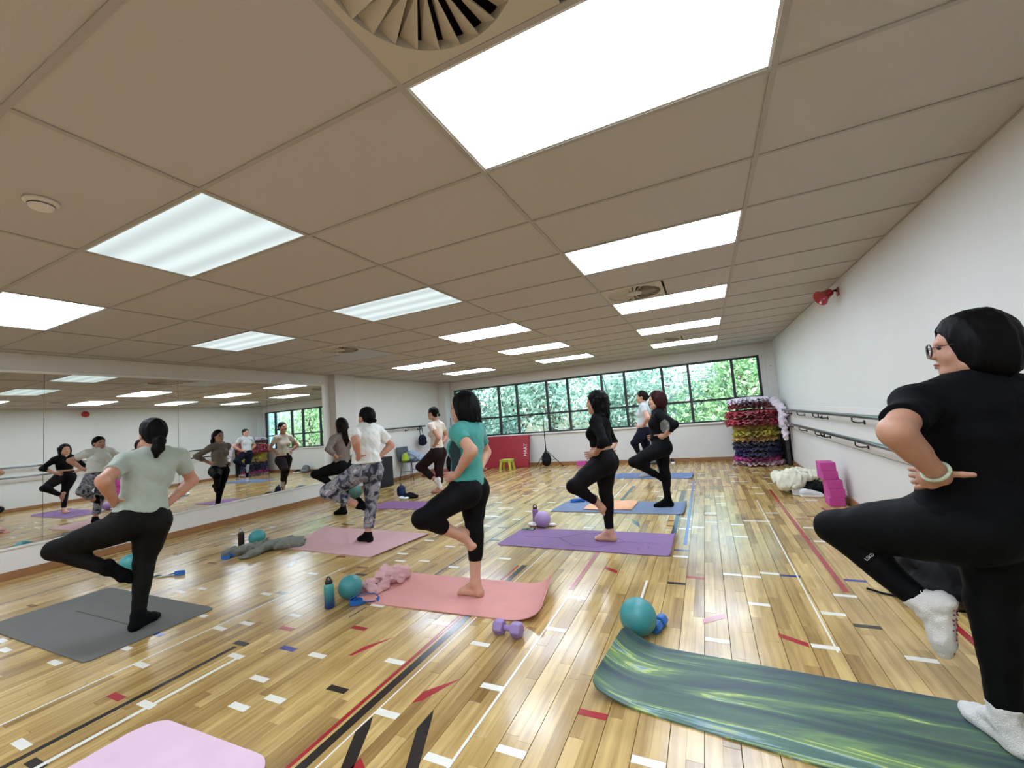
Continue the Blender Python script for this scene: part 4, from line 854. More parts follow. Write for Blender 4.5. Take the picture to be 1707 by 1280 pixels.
    # -------- socks
    if socks:
        for side in 'RL':
            if side not in feet.get('sides', 'RL'): continue
            an = J[side + 'a']; sh = an - J[side + 'k']; K_ = Field(an - .24, an + .24, fh); foot(K_, side, .005, toes=False)
            cf = feet.get('cuff', .2)
            if cf: K_.cone(an - sh * cf, an, .041 * sc * (.55 + .45 * wd) + .004, .037 * sc + .004, .02, clip0=0.0)
            if feet.get('fold'): K_.folds(feet['fold'], 60, 4)
            link('sock', np_mesh([K_.mesh()]), socks, root)
    return root, dict(J=J, base=base, hp=hp, T=T, HM=HM, sc=sc, Fw=Fw, L=L, U=U, hF=hF, hL=hL, hU=hU)

blackhair = hair_mat('black_hair', (7, 6, 6), 0.55); brownhair = hair_mat('dark_brown_hair', (24, 16, 13), 0.45); auburn = hair_mat('auburn_hair', (46, 19, 17), 0.45)
def cloth(name, rgb, rough=0.85, var=0.05, bump=0.12): return mat(name, rgb, rough, var, 18.0, bump=bump, bscale=240, sheen=(0.15 if sum(rgb) > 200 else 0.0), spec=(0.25 if sum(rgb) > 200 else 0.12))
legging = cloth('black_leggings', (8, 8, 9), 0.7, bump=0.05); charcoal = cloth('charcoal_leggings', (17, 16, 13), 0.7, bump=0.05); black_sock = cloth('black_socks', (6, 6, 7))
white_sock = cloth('fluffy_white_socks', (222, 218, 210), 0.95, bump=0.6)
# printed leggings
fm = bpy.data.materials.new('floral_print'); fm.use_nodes = True; n = fm.node_tree.nodes; l = fm.node_tree.links; b = n['Principled BSDF']
tc = n.new('ShaderNodeTexCoord'); nz = n.new('ShaderNodeTexNoise'); nz.inputs['Scale'].default_value = 11.0; nz.inputs['Detail'].default_value = 5; nz.inputs['Distortion'].default_value = 0.7; l.new(tc.outputs['Object'], nz.inputs['Vector'])
rp = n.new('ShaderNodeValToRGB'); cr = rp.color_ramp; cr.elements[0].position = 0.36; cr.elements[0].color = lin((24, 24, 34)); cr.elements[1].position = 0.66; cr.elements[1].color = lin((186, 184, 180))
for p_, c_ in ((.44, (52, 54, 72)), (.50, (120, 122, 128)), (.56, (156, 150, 152)), (.60, (84, 88, 98))): e = cr.elements.new(p_); e.color = lin(c_)
l.new(nz.outputs['Fac'], rp.inputs[0]); l.new(rp.outputs[0], b.inputs['Base Color']); b.inputs['Roughness'].default_value = 0.8

pr_, G = person('green', 'woman in a sage green tee and charcoal leggings facing the mirror on the grey mat', 'c', blackhair, dict(kind='pony'), dict(name='tee', m=cloth('sage_tee', (166, 176, 162)), sleeve=.58, loose=.012, sl=1.1, hem=.10), dict(name='leggings', m=charcoal), dict(socks=black_sock, cuff=.34), wide=1.06, h=.0075)
person('teal', 'woman in a teal tee and cropped black leggings, barefoot on the coral mat', 'a', blackhair, dict(kind='bob', len=.108, flip=True), dict(name='tee', m=cloth('teal_tee', (66, 146, 136)), sleeve=.55, loose=.014, sl=1.0, hem=.03, panel=(cloth('dark_teal_panel', (46, 62, 66)), lambda l_, f_, u_: (l_ > .03) & (l_ < .175) & (((f_ - .035) / .055) ** 2 + ((u_ - .24) / .15) ** 2 < 1))), dict(name='leggings', m=legging, endL=.52, endR=.60), dict(), wide=1.0, h=.0072)
person('white', 'woman in a white tee and floral print leggings on the dusty pink mat', 'c', blackhair, dict(kind='bun', z=-.045), dict(name='tee', m=cloth('white_tee', (226, 228, 222)), sleeve=.62, loose=.018, sl=1.1, hem=.12, drape=.012, fold=.012), dict(name='leggings', m=fm, endL=.62, endR=.86, baggy=True, fold=.008), dict(socks=black_sock, cuff=0), head_yaw=0, wide=1.0, h=.0082)
person('grey', 'woman with long dark hair in a taupe long-sleeved top close to the mirror', 'a', brownhair, dict(kind='long', ext=.30), dict(name='long_sleeved_top', m=cloth('taupe_top', (128, 118, 110)), sleeve=1.55, loose=.010, hem=.06), dict(name='leggings', m=legging), dict(socks=black_sock, cuff=.06), wide=.95, h=.0095)
person('beige', 'woman in a cream tee and brown cropped trousers near the corner chair', 'c', blackhair, dict(kind='bun', z=-.04, tie=('white', (226, 214, 190))), dict(name='tee', m=cloth('cream_tee', (220, 206, 190)), sleeve=.45, loose=.010, hem=.12), dict(name='trousers', m=cloth('brown_trousers', (36, 24, 23)), endL=.72, endR=.78, baggy=True, fold=.006), dict(socks=cloth('white_socks', (216, 212, 208)), sides='L', cuff=.12, lift=.001), wide=.94, h=.0105)
person('black', 'woman all in black, barefoot on the purple patterned mat', 'a', blackhair, dict(kind='bob', len=.15, curl=True, vol=.95), dict(name='cropped_top', m=cloth('black_top', (10, 12, 12)), sleeve=1.45, loose=.008, hem=.30, vneck=True), dict(name='leggings', m=cloth('maroon_black_leggings', (13, 8, 9), 0.7, bump=.05), waist=.24), dict(), wide=1.02, h=.0088)
person('auburn', 'woman with auburn bob and black mesh-backed top on the blue mat with peach towel', 'a', auburn, dict(kind='bob', len=.115, vol=1.04), dict(name='long_sleeved_top', m=cloth('black_mesh_top', (14, 15, 16)), sleeve=1.5, loose=.010, hem=.12, panel=(cloth('grey_mesh', (128, 134, 134)), lambda l_, f_, u_: (l_ > .02) & (((f_ + .05) / .05) ** 2 + ((u_ - .25) / .085) ** 2 < 1))), dict(name='leggings', m=legging), dict(socks=black_sock, cuff=.2), wide=.98, h=.0095)
person('pale', 'woman in a pale grey tee and navy leggings, farthest back by the window', 'a', brownhair, dict(kind='bun', z=.0), dict(name='tee', m=cloth('pale_grey_tee', (196, 202, 204)), sleeve=.5, loose=.012, hem=.14), dict(name='leggings', m=cloth('navy_leggings', (14, 15, 30))), dict(socks=cloth('grey_socks', (150, 150, 150)), cuff=.1), wide=.96, h=.0105)
pr_, K = person('right', 'woman with black bob, glasses and black tee standing nearest at right', 'b', blackhair, dict(kind='bob', len=.096, vol=1.08, fringe=-.004), dict(name='tee', m=cloth('black_tee', (9, 10, 13)), sleeve=.66, loose=.018, sl=1.0, hem=-.03), dict(name='leggings', m=cloth('black_plain_leggings', (5, 6, 7), 0.7, bump=.05), endL=.90, endR=.92, waist=.22), dict(socks=white_sock, cuff=.12, fold=.004, curl_in=.02), head_yaw=52, wide=1.22, h=.0068)
# glasses and jade bangle of the nearest woman
bm = bmesh.new()
for s in (1, -1):
    add_tube(bm, [tuple(K['hp'](.110 - .004 * s * math.cos(a), .034 * s + .026 * math.cos(a), -.006 + .024 * math.sin(a))) for a in np.linspace(0, 2 * math.pi, 24)], .0026, 6)
    add_tube(bm, [tuple(K['hp'](.106, .060 * s, .002)), tuple(K['hp'](.060, .073 * s, .008)), tuple(K['hp'](-.005, .082 * s, .004))], .0016, 6)
add_tube(bm, [tuple(K['hp'](.106, .010, .004)), tuple(K['hp'](.108, 0, .007)), tuple(K['hp'](.106, -.010, .004))], .0016, 6)
link('glasses', bm_mesh(bm, smooth=True), mat('glasses_frame', (26, 22, 20), 0.3), pr_)
wr = K['J']['Lw']; fdir = nrm(wr - K['J']['Le'])
a1 = nrm(np.cross(fdir, V3(0, 0, 1))); a2 = np.cross(fdir, a1)
link('bangle', tube_me([tuple(wr - fdir * .030 + (a1 * math.cos(t_) + a2 * math.sin(t_)) * .038) for t_ in np.linspace(0, 2 * math.pi, 33)], .0065, 8), mat('jade', (186, 200, 170), 0.15, 0.15, 30, coat=0.5), pr_)

# grip dots on the raised sole and the small lettering on the shin
Jk = K['J']; s_ = nrm(Jk['La'] - Jk['Lk']); d_ = Jk['Lt'] - Jk['La']; d_ = nrm(d_ - s_ * (d_ @ s_) * .5); dn_ = nrm(s_ - d_ * (s_ @ d_)); w_ = nrm(np.cross(d_, dn_))
bm = bmesh.new()
for i in range(11):
    for j in (-1, 0, 1):
        p = Jk['La'] + d_ * (-.045 + .019 * i) * K['sc'] + dn_ * (.0825 + (.0 if i < 9 else -.006)) * K['sc'] + w_ * (.013 * j + (.006 if i % 2 else 0)) - dn_ * .006 * abs(j)
        bmesh.ops.create_icosphere(bm, subdivisions=1, radius=.0045, matrix=Matrix.Translation(Vector(p)))
link('grip_dots', bm_mesh(bm, smooth=True), mat('dot_rubber', (140, 52, 66), .6), pr_)
def text_mesh(body, size, m, parent, mw, extr=.0006):
    cu = bpy.data.curves.new('lettering', 'FONT'); cu.body = body; cu.size = size; cu.extrude = extr; cu.align_x = 'CENTER'; cu.align_y = 'CENTER'
    to = bpy.data.objects.new('tmp', cu); COL.objects.link(to); dg = bpy.context.evaluated_depsgraph_get(); me = bpy.data.meshes.new_from_object(to.evaluated_get(dg)); bpy.data.objects.remove(to); me.materials.clear()
    o = link('lettering', me, m, parent); o.matrix_local = mw; return o
ax_ = nrm(Jk['La'] - Jk['Lk']); pos = Jk['Lk'] + (Jk['La'] - Jk['Lk']) * .42; tocam = nrm(V3(0, 0, CAMH) - (pos + K['base'])); nn = nrm(tocam - ax_ * (tocam @ ax_)); xx = -nrm(np.cross(ax_, nn)); yy = np.cross(nn, xx)
pos = pos + nn * .076
text_mesh('LSKD', .017, mat('pale_print', (190, 190, 190), .6), pr_, Matrix(((xx[0], yy[0], nn[0], pos[0]), (xx[1], yy[1], nn[1], pos[1]), (xx[2], yy[2], nn[2], pos[2]), (0, 0, 0, 1))))

# ------------------------------------------------------------------ yoga mats
def mat_mesh(c, thick=0.006, n=40, m_=14, rnd=0.05, curl0=None, curl1=None, wav=0.0, z0=0.0012):
    """c: four floor corners (start-left, end-left, end-right, start-right); curl = (length, lift[, skew])"""
    A, B, C_, D_ = [np.array(q, float) for q in c]
    Ln = (np.linalg.norm(B - A) + np.linalg.norm(C_ - D_)) / 2; Wd = (np.linalg.norm(D_ - A) + np.linalg.norm(C_ - B)) / 2
    us = np.unique(np.concatenate([np.linspace(0, 1, n), np.linspace(0, rnd / Ln, 7), 1 - np.linspace(0, rnd / Ln, 7)]))
    top = []
    for u in us:
        d = min(u, 1 - u) * Ln; k = 0.0
        if d < rnd: k = (rnd - math.sqrt(max(0, rnd * rnd - (rnd - d) ** 2))) / Wd
        for j in range(m_ + 1):
            v = k + (1 - 2 * k) * j / m_
            p = (A * (1 - u) + B * u) * (1 - v) + (D_ * (1 - u) + C_ * u) * v; z = z0 + wav * (math.sin(u * 21 + v * 3) * math.sin(v * 9) + 1) * 0.5
            sh = 0.0
            for cu, dist, sgn in ((curl0, u * Ln, 1), (curl1, (1 - u) * Ln, -1)):
                if cu and dist < cu[0]:
                    t = 1 - dist / cu[0]; sk = (cu[2] if len(cu) > 2 else 0.0); f = 1 + sk * (v - 0.5) * 2
                    z += cu[1] * f * t ** 2; sh += sgn * cu[1] * 0.55 * f * t ** 3
            ax = (B - A) / (np.linalg.norm(B - A) + 1e-9); p = p + ax * sh
            top.append((p[0], p[1], z))
    N, Mw = len(us), m_ + 1; top = np.array(top).reshape(N, Mw, 3)
    gu = np.gradient(top, axis=0); gv = np.gradient(top, axis=1); nr = np.cross(gu, gv); nr /= np.linalg.norm(nr, axis=2)[..., None] + 1e-12
    if nr[N // 2, Mw // 2, 2] < 0: nr = -nr; fl = True
    else: fl = False
    up = top + nr * thick
    vs = np.concatenate([up.reshape(-1, 3), top.reshape(-1, 3)]); o = N * Mw; fs = []
    idx = lambda i, j: i * Mw + j
    for i in range(N - 1):
        for j in range(Mw - 1):
            a = (idx(i, j), idx(i + 1, j), idx(i + 1, j + 1), idx(i, j + 1)); fs.append(a if not fl else a[::-1]); b = tuple(x + o for x in a); fs.append(b[::-1] if not fl else b)
    rim = [idx(i, 0) for i in range(N)] + [idx(N - 1, j) for j in range(1, Mw)] + [idx(i, Mw - 1) for i in range(N - 2, -1, -1)] + [idx(0, j) for j in range(Mw - 2, 0, -1)]
    for k in range(len(rim)):
        a, b = rim[k], rim[(k + 1) % len(rim)]; q = (a, a + o, b + o, b); fs.append(q if not fl else q[::-1])
    return mesh_from(vs, fs, smooth=False)
def yoga_mat(lb, c, m, group='yoga mats on the floor', **kw):
    o = link('yoga_mat', mat_mesh(c, **kw), m); smooth_angle(o, 50); return tag(o, lb, 'yoga mat', group)
def foam(name, rgb, rough=0.75): return mat(name, rgb, rough, 0.04, 6.0, bump=0.15, bscale=500, spec=0.2)
grey_mat_o = yoga_mat('grey yoga mat under the woman in the sage tee', [(-3.667, 1.295), (-3.667, 2.06), (-5.35, 2.067), (-5.33, 1.285)][::-1], foam('grey_mat', (104, 103, 97)), curl1=None)
link('centre_line', box_me(-4.90, -3.85, 1.674, 1.684, 0.0072, 0.0078), foam('grey_mat_line', (70, 68, 62)), grey_mat_o)
yoga_mat('plain pale pink yoga mat cut off by the bottom edge of the picture', [(-2.57, 1.175), (-1.72, 1.19), (-1.60, 0.30), (-2.57, 0.28)], foam('pale_pink_mat', (220, 188, 202)), rnd=0.12)
yoga_mat('coral pink yoga mat with one end curled up, under the teal-tee woman', [(-2.66, 2.46), (-1.03, 2.52), (-1.12, 3.10), (-2.70, 3.06)], foam('coral_mat', (212, 150, 142)), curl1=(0.30, 0.105, 0.15))
yoga_mat('dusty pink yoga mat under the woman in floral leggings', [(-4.60, 3.37), (-3.25, 3.325), (-3.15, 4.20), (-5.02, 4.26)], foam('dusty_pink_mat', (196, 158, 156)), curl1=(0.06, 0.012))
pm_ = yoga_mat('purple yoga mat with engraved line pattern under the woman in black', [(-2.134, 3.95), (-0.385, 3.925), (-0.385, 4.60), (-2.10, 4.60)], foam('purple_mat', (132, 104, 142)), curl1=(0.07, 0.035))
ln_m = foam('purple_mat_line', (98, 70, 116))
def mat_line(x0, y0, x1, y1, wd=0.008):
    d = nrm((x1 - x0, y1 - y0)); nx, ny = -d[1] * wd / 2, d[0] * wd / 2
    me = mesh_from([(x0 + nx, y0 + ny, .0074), (x0 - nx, y0 - ny, .0074), (x1 - nx, y1 - ny, .0074), (x1 + nx, y1 + ny, .0074), (x0 + nx, y0 + ny, .0079), (x0 - nx, y0 - ny, .0079), (x1 - nx, y1 - ny, .0079), (x1 + nx, y1 + ny, .0079)],
                   [(0, 1, 2, 3), (4, 7, 6, 5), (0, 4, 5, 1), (1, 5, 6, 2), (2, 6, 7, 3), (3, 7, 4, 0)])
    link('guide_line', me, ln_m, pm_)
for q in ((-1.95, 4.29, -1.55, 4.28), (-1.55, 4.28, -1.33, 4.06), (-1.55, 4.28, -1.33, 4.50), (-1.33, 4.06, -1.10, 4.05), (-1.33, 4.50, -1.10, 4.50), (-1.10, 4.05, -0.86, 4.27), (-1.10, 4.50, -0.86, 4.27), (-0.86, 4.27, -0.52, 4.26), (-0.62, 4.08, -0.62, 4.16), (-0.70, 4.05, -0.70, 4.10)): mat_line(*q)
blue_mat_o = yoga_mat('blue yoga mat with a peach towel, under the auburn-haired woman', [(-2.07, 5.44), (-0.345, 5.42), (-0.335, 6.12), (-2.02, 6.12)], foam('blue_mat', (110, 124, 148)), curl1=(0.10, 0.03))
yoga_mat('farthest blue yoga mat, near the window wall', [(-1.78, 8.15), (-0.32, 8.02), (-0.31, 8.68), (-1.76, 8.76)], foam('blue_mat_far', (108, 122, 156)), curl1=(0.10, 0.03))
yoga_mat('violet yoga mat beside the dark backpack near the back', [(-5.30, 5.33), (-3.80, 5.37), (-4.05, 5.93), (-5.32, 5.90)], foam('violet_mat', (130, 92, 132)))
# marbled mat
gm = bpy.data.materials.new('marbled_green_mat'); gm.use_nodes = True; n = gm.node_tree.nodes; l = gm.node_tree.links; b = n['Principled BSDF']
tc = n.new('ShaderNodeTexCoord'); mp = n.new('ShaderNodeMapping'); mp.inputs['Scale'].default_value = (0.8, 7.0, 0.5); mp.inputs['Rotation'].default_value = (0, 0, math.radians(5))
l.new(tc.outputs['Object'], mp.inputs[0])
nw = n.new('ShaderNodeTexNoise'); nw.inputs['Scale'].default_value = 1.0; nw.inputs['Detail'].default_value = 6; nw.inputs['Roughness'].default_value = 0.6; nw.inputs['Distortion'].default_value = 0.9; l.new(mp.outputs[0], nw.inputs['Vector'])
rp = n.new('ShaderNodeValToRGB'); cr = rp.color_ramp; cr.elements[0].position = 0.30; cr.elements[0].color = lin((44, 60, 60)); cr.elements[1].position = 0.80; cr.elements[1].color = lin((70, 104, 84))
for p_, c_ in ((.40, (54, 70, 78)), (.46, (60, 86, 74)), (.53, (76, 100, 84)), (.585, (112, 142, 86)), (.600, (186, 196, 90)), (.612, (130, 156, 164)), (.640, (76, 112, 90)), (.72, (54, 76, 84))): e = cr.elements.new(p_); e.color = lin(c_)
l.new(nw.outputs['Fac'], rp.inputs[0]); l.new(rp.outputs[0], b.inputs['Base Color']); b.inputs['Roughness'].default_value = 0.5
yoga_mat('marbled green yoga mat with curled end at lower right', [(-0.66, 1.96), (1.10, 1.73), (1.16, 2.36), (-0.60, 2.47)], gm, thick=0.007, curl0=(0.30, 0.085, 0.25), rnd=0.07)

# ------------------------------------------------------------------ small equipment
ball_m = mat('teal_ball', (62, 140, 140), 0.38, 0.06, 12.0, bump=0.1, bscale=90); purple_m = mat('purple_vinyl', (144, 118, 168), 0.42, 0.05, 12.0, bump=0.1, bscale=120); lilac_m = mat('lilac_ball', (164, 136, 182), 0.4, 0.05)
dball_m = mat('deep_teal_ball', (66, 108, 100), 0.45, 0.08)
def ball(lb, x, y, r, m, z=0.0):
    bm = bmesh.new(); bmesh.ops.create_uvsphere(bm, u_segments=36, v_segments=24, radius=r)
    for v in bm.verts:
        v.co.z *= 0.97
    t = thing('exercise_ball', lb, 'exercise ball', (x, y, z + 0.97 * r + 0.001), group='small exercise balls')
    link('shell', bm_mesh(bm, smooth=True), m, t)
    link('plug', lathe_me([(0, 0), (.008, 0), (.008, .004), (0, .005)], 12), mat('ball_plug', (200, 210, 206), 0.5), t, (-r * .55, -r * .66, -r * .45), Vector((-.55, -.66, -.45)).to_track_quat('Z', 'Y').to_euler())
ball('teal ball beside the gradient bottle at the coral mat', -2.685, 2.50, 0.092, ball_m)
ball('large teal ball leaning on the curled green mat', -0.485, 2.565, 0.105, ball_m)
ball('teal ball behind the grey jacket near the mirrors', -5.20, 3.42, 0.095, ball_m)
ball('teal ball behind the raised foot of the sage-tee woman', -5.66, 2.36, 0.105, ball_m)
ball('lilac ball at the far edge of the purple mat', -1.88, 4.67, 0.096, lilac_m)
ball('dull green ball near the pillar, seen between the floral legs', -6.28, 6.06, 0.145, dball_m)

def dumbbell(lb, x, y, rz, m, L_=0.185, r=0.047, hm=None):
    t = thing('dumbbell', lb, 'dumbbell', (x, y, r * 0.866 + 0.0008), rz)
    for s in (-1, 1):
        bm = bmesh.new(); rings = []
        for xx, rr in ((0.0, r * .86), (0.008, r * .97), (0.016, r), (0.048, r), (0.056, r * .97), (0.064, r * .84)):
            rings.append([bm.verts.new((s * (L_ / 2 - 0.064 + xx), rr * math.cos(k * math.pi / 3), rr * math.sin(k * math.pi / 3))) for k in range(6)])
        for i in range(5):
            for k in range(6): bm.faces.new((rings[i][k], rings[i][(k + 1) % 6], rings[i + 1][(k + 1) % 6], rings[i + 1][k]))
        bm.faces.new(rings[0]); bm.faces.new(rings[-1][::-1])
        bmesh.ops.recalc_face_normals(bm, faces=bm.faces); bmesh.ops.bevel(bm, geom=[e for e in bm.edges], offset=0.003, segments=2, affect='EDGES')
        o = link('head', bm_mesh(bm), m, t); smooth_angle(o, 35)
    link('handle', tube_me([(-L_ / 2 + 0.06, 0, 0), (-0.02, 0, 0), (0.02, 0, 0), (L_ / 2 - 0.06, 0, 0)], [0.0145, 0.0165, 0.0165, 0.0145], 14), hm or m, t)
    return t
dumbbell('purple hexagonal dumbbell on the boards beside the coral mat', -1.23, 2.345, math.radians(-2), purple_m)
dumbbell('small blue and grey dumbbell behind the large teal ball', -0.385, 2.66, math.radians(75), mat('blue_vinyl', (40, 104, 176), 0.4), 0.15, 0.036, mat('grey_grip', (120, 120, 122), 0.5))

strap_m = mat('blue_strap', (34, 104, 184), 0.5, 0.08, 30, bump=0.2, bscale=200)
def ribbon_me(pts, wd, th=0.003):
    """flat band standing on edge or lying, following points (x, y, z, twist)"""
    bm = bmesh.new(); rings = []
    P_ = [Vector(p[:3]) for p in pts]
    for i, p in enumerate(pts):
        t = (P_[min(i + 1, len(P_) - 1)] - P_[max(i - 1, 0)]).normalized(); side = t.cross(Vector((0, 0, 1)))
        side = side.normalized() if side.length > 1e-4 else Vector((1, 0, 0)); up = side.cross(t); a = p[3]
        w_ = side * math.cos(a) + up * math.sin(a); n_ = t.cross(w_)
        rings.append([bm.verts.new(P_[i] + w_ * wd / 2 * s1 + n_ * th / 2 * s2) for s1, s2 in ((1, 1), (-1, 1), (-1, -1), (1, -1))])
    for i in range(len(rings) - 1):
        for k in range(4): bm.faces.new((rings[i][k], rings[i][(k + 1) % 4], rings[i + 1][(k + 1) % 4], rings[i + 1][k]))
    bm.faces.new(rings[0]); bm.faces.new(rings[-1][::-1])
    return bm_mesh(bm, smooth=False)
def strap(lb, x, y, rz, shape, wd=0.035):
    t = thing('resistance_strap', lb, 'strap', (x, y, 0.0), rz, group='blue stretch straps')
    for k, pts in enumerate(shape): link('band', ribbon_me(pts, wd), strap_m, t)
def loop_pts(cx, cy, rx, ry, z, n_=18, tw=math.pi / 2, a0=0, a1=2 * math.pi): return [(cx + rx * math.cos(a), cy + ry * math.sin(a), z, tw) for a in np.linspace(a0, a1, n_)]
strap('blue looped strap on the near edge of the coral mat', -2.50, 2.445, 0.35, [loop_pts(-.055, 0, .050, .034, .022), [(-.10, -.01, .040, .7), (-.05, .02, .060, .5), (.01, .035, .064, .4), (.07, .05, .058, .6), (.11, .045, .030, 1.2), (.10, .02, .018, 1.4)], [(-.02, -.01, .02, 1.3), (.03, .01, .012, .6), (.08, .03, .012, .2)]])
strap('blue strap lying behind the leg of the sage-tee woman', -5.10, 2.42, 0.5, [[(-.16, -.02, .006, .1), (-.08, .01, .014, .5), (0, 0, .010, .2), (.08, .02, .016, .6), (.15, .0, .010, .2)], loop_pts(.12, .0, .05, .02, .020)])
strap('short blue strap end by the grey jacket sleeve', -5.02, 2.935, 0.3, [loop_pts(0, 0, .05, .025, .022), [(-.04, 0, .04, 1.3), (.03, .02, .05, 1.2), (.09, .03, .02, 1.0)]])
strap('blue strap on the far left corner of the blue mat', -1.84, 6.02, 0.2, [loop_pts(-.05, 0, .06, .03, .030), [(-.1, -.02, .012, .3), (0, -.03, .03, .9), (.1, -.01, .014, .3)], loop_pts(.06, .02, .05, .02, .03)])

# bottles
def bottle(lb, x, y, hgt, r, body_m, cap_m, handle=True, z=0.0):
    t = thing('water_bottle', lb, 'bottle', (x, y, z + 0.0012))
    link('flask', lathe_me([(0, 0), (r * .92, 0), (r, .006), (r, hgt * .74), (r * .94, hgt * .80), (r * .72, hgt * .84), (r * .70, hgt * .86), (0, hgt * .86)], 28), body_m, t)
    link('cap', lathe_me([(0, hgt * .861), (r * .76, hgt * .861), (r * .78, hgt * .87), (r * .78, hgt * .95), (r * .70, hgt * .96), (0, hgt * .96)], 24), cap_m, t)
    if handle: link('carry_loop', tube_me([(r * .62 * math.cos(a), 0, hgt * .955 + r * .75 * math.sin(a)) for a in np.linspace(0, math.pi, 11)], 0.006, 8), cap_m, t)
bb = bpy.data.materials.new('teal_blue_bottle'); bb.use_nodes = True; n = bb.node_tree.nodes; l = bb.node_tree.links; b = n['Principled BSDF']
tc = n.new('ShaderNodeTexCoord'); sx = n.new('ShaderNodeSeparateXYZ'); l.new(tc.outputs['Generated'], sx.inputs[0]); rp = n.new('ShaderNodeValToRGB'); l.new(sx.outputs['Z'], rp.inputs[0])
rp.color_ramp.elements[0].position = .15; rp.color_ramp.elements[0].color = lin((24, 52, 112)); rp.color_ramp.elements[1].position = .8; rp.color_ramp.elements[1].color = lin((64, 148, 140)); l.new(rp.outputs[0], b.inputs['Base Color']); b.inputs['Roughness'].default_value = .3
cap_m = mat('black_cap', (16, 15, 15), 0.4)
bottle('teal to blue gradient bottle with black cap near the coral mat', -2.72, 2.33, 0.205, 0.036, bb, cap_m)
bottle('dark brown bottle standing beside the grey jacket', -5.37, 3.33, 0.20, 0.035, mat('dark_brown_steel', (36, 22, 20), 0.35, metal=0.3), mat('steel_cap', (150, 146, 140), 0.3, metal=0.8))
bottle('purple bottle with dark lid behind the lilac ball', -2.02, 4.80, 0.215, 0.037, mat('purple_bottle', (132, 96, 150), 0.4), mat('maroon_cap', (56, 22, 30), 0.45))
t = thing('phone', 'mobile phone lying on the far left edge of the purple mat', 'phone', (-2.01, 4.535, 0.0078), 0.05)
link('case', box_me(-.075, .075, -.037, .037, 0, .009, bev=.003), mat('phone_case', (60, 66, 62), 0.4), t); link('screen', box_me(-.070, .070, -.033, .033, .0092, .0098), mat('phone_screen', (12, 14, 16), 0.1), t)
o = link('white_cloth', blob_me([('e', (-2.0, 4.72, .018), (.09, .045, .018)), ('e', (-1.80, 4.74, .016), (.06, .04, .016))], .006, .006, 40, 3, 0.0015), mat('white_cotton', (222, 216, 214), 0.9, 0.03)); tag(o, 'folded white cloth beneath the lilac ball', 'cloth')

# towels and clothes on the floor
pk_m = mat('pink_towel', (214, 168, 166), 0.95, 0.08, 20, bump=0.6, bscale=220)
def sheet_me(cx, cy, lx, ly, rz, hfun, n_=46, m_=36, th=0.006):
    vs = []; c, s = math.cos(rz), math.sin(rz)
    for i in range(n_):
        for j in range(m_):
            u, v = i / (n_ - 1) - .5, j / (m_ - 1) - .5; x, y, z = hfun(u, v); x *= lx; y *= ly
            vs.append((cx + c * x - s * y, cy + s * x + c * y, z))
    T_ = np.array(vs).reshape(n_, m_, 3); gu = np.gradient(T_, axis=0); gv = np.gradient(T_, axis=1); nr = np.cross(gu, gv); nr /= np.linalg.norm(nr, axis=2)[..., None] + 1e-9
    up = T_ + nr * th; o = n_ * m_; V_ = np.concatenate([up.reshape(-1, 3), T_.reshape(-1, 3)]); fs = []
    for i in range(n_ - 1):
        for j in range(m_ - 1):
            a = (i * m_ + j, (i + 1) * m_ + j, (i + 1) * m_ + j + 1, i * m_ + j + 1); fs.append(a); fs.append(tuple(q + o for q in a[::-1]))
    rim = [i * m_ for i in range(n_)] + [(n_ - 1) * m_ + j for j in range(1, m_)] + [i * m_ + m_ - 1 for i in range(n_ - 2, -1, -1)] + [j for j in range(m_ - 2, 0, -1)]
    for k in range(len(rim)): a, b_ = rim[k], rim[(k + 1) % len(rim)]; fs.append((a, a + o, b_ + o, b_))
    return mesh_from(V_, fs, smooth=True)
def towel_h(u, v):
    r = math.exp(-((u - .12) ** 2 + (v - .05) ** 2) * 14); z = .010 + .105 * r * (1 + .35 * math.sin(9 * u + 14 * v)) + .016 * abs(math.sin(11 * u + 5 * v + 2 * math.sin(7 * v))) * (1 - .4 * r)
    return u * (1 - .3 * r) + .05 * math.sin(6 * v), v * (1 - .35 * r) + .06 * math.sin(7 * u + 1), z
o = link('towel', blob_me([('c', (-2.73, 2.60, .03), (-2.62, 2.72, .05), .045, .05, .02), ('c', (-2.70, 2.72, .03), (-2.52, 2.70, .03), .04, .035, .02), ('e', (-2.60, 2.80, .06), (.10, .09, .06), .02), ('c', (-2.62, 2.84, .09), (-2.52, 2.94, .05), .04, .05, .015), ('c', (-2.58, 2.95, .05), (-2.48, 2.84, .03), .045, .035, .02), ('c', (-2.68, 2.66, .02), (-2.52, 2.62, .016), .05, .03, .02)], .006, .024, 26, 12, .009), pk_m); tag(o, 'crumpled pink towel on the left end of the coral mat', 'towel')
jk_m = cloth('grey_green_jacket', (116, 118, 106), 0.9, 0.08, 0.4)
t = thing('jacket', 'crumpled grey-green jacket on the floor by the dusty pink mat', 'jacket', (0, 0, 0))
link('jacket_body', blob_me([('c', (-4.98, 3.26, .05), (-4.72, 3.50, .05), .055, .05, .03), ('e', (-4.72, 3.46, .055), (.20, .13, .062), .04, .7), ('e', (-4.86, 3.30, .06), (.13, .12, .065), .04, .5), ('c', (-4.75, 3.36, .04), (-4.52, 3.48, .03), .05, .03, .03)], .0075, .030, 21, 5, 0.002), jk_m, t)
link('sleeve', blob_me([('c', (-4.90, 3.30, .05), (-5.02, 3.02, .05), .055, .055, .02), ('c', (-5.02, 3.02, .05), (-5.06, 2.96, .045), .055, .045, .02)], .0075, .012, 40, 6, 0.002), jk_m, t)
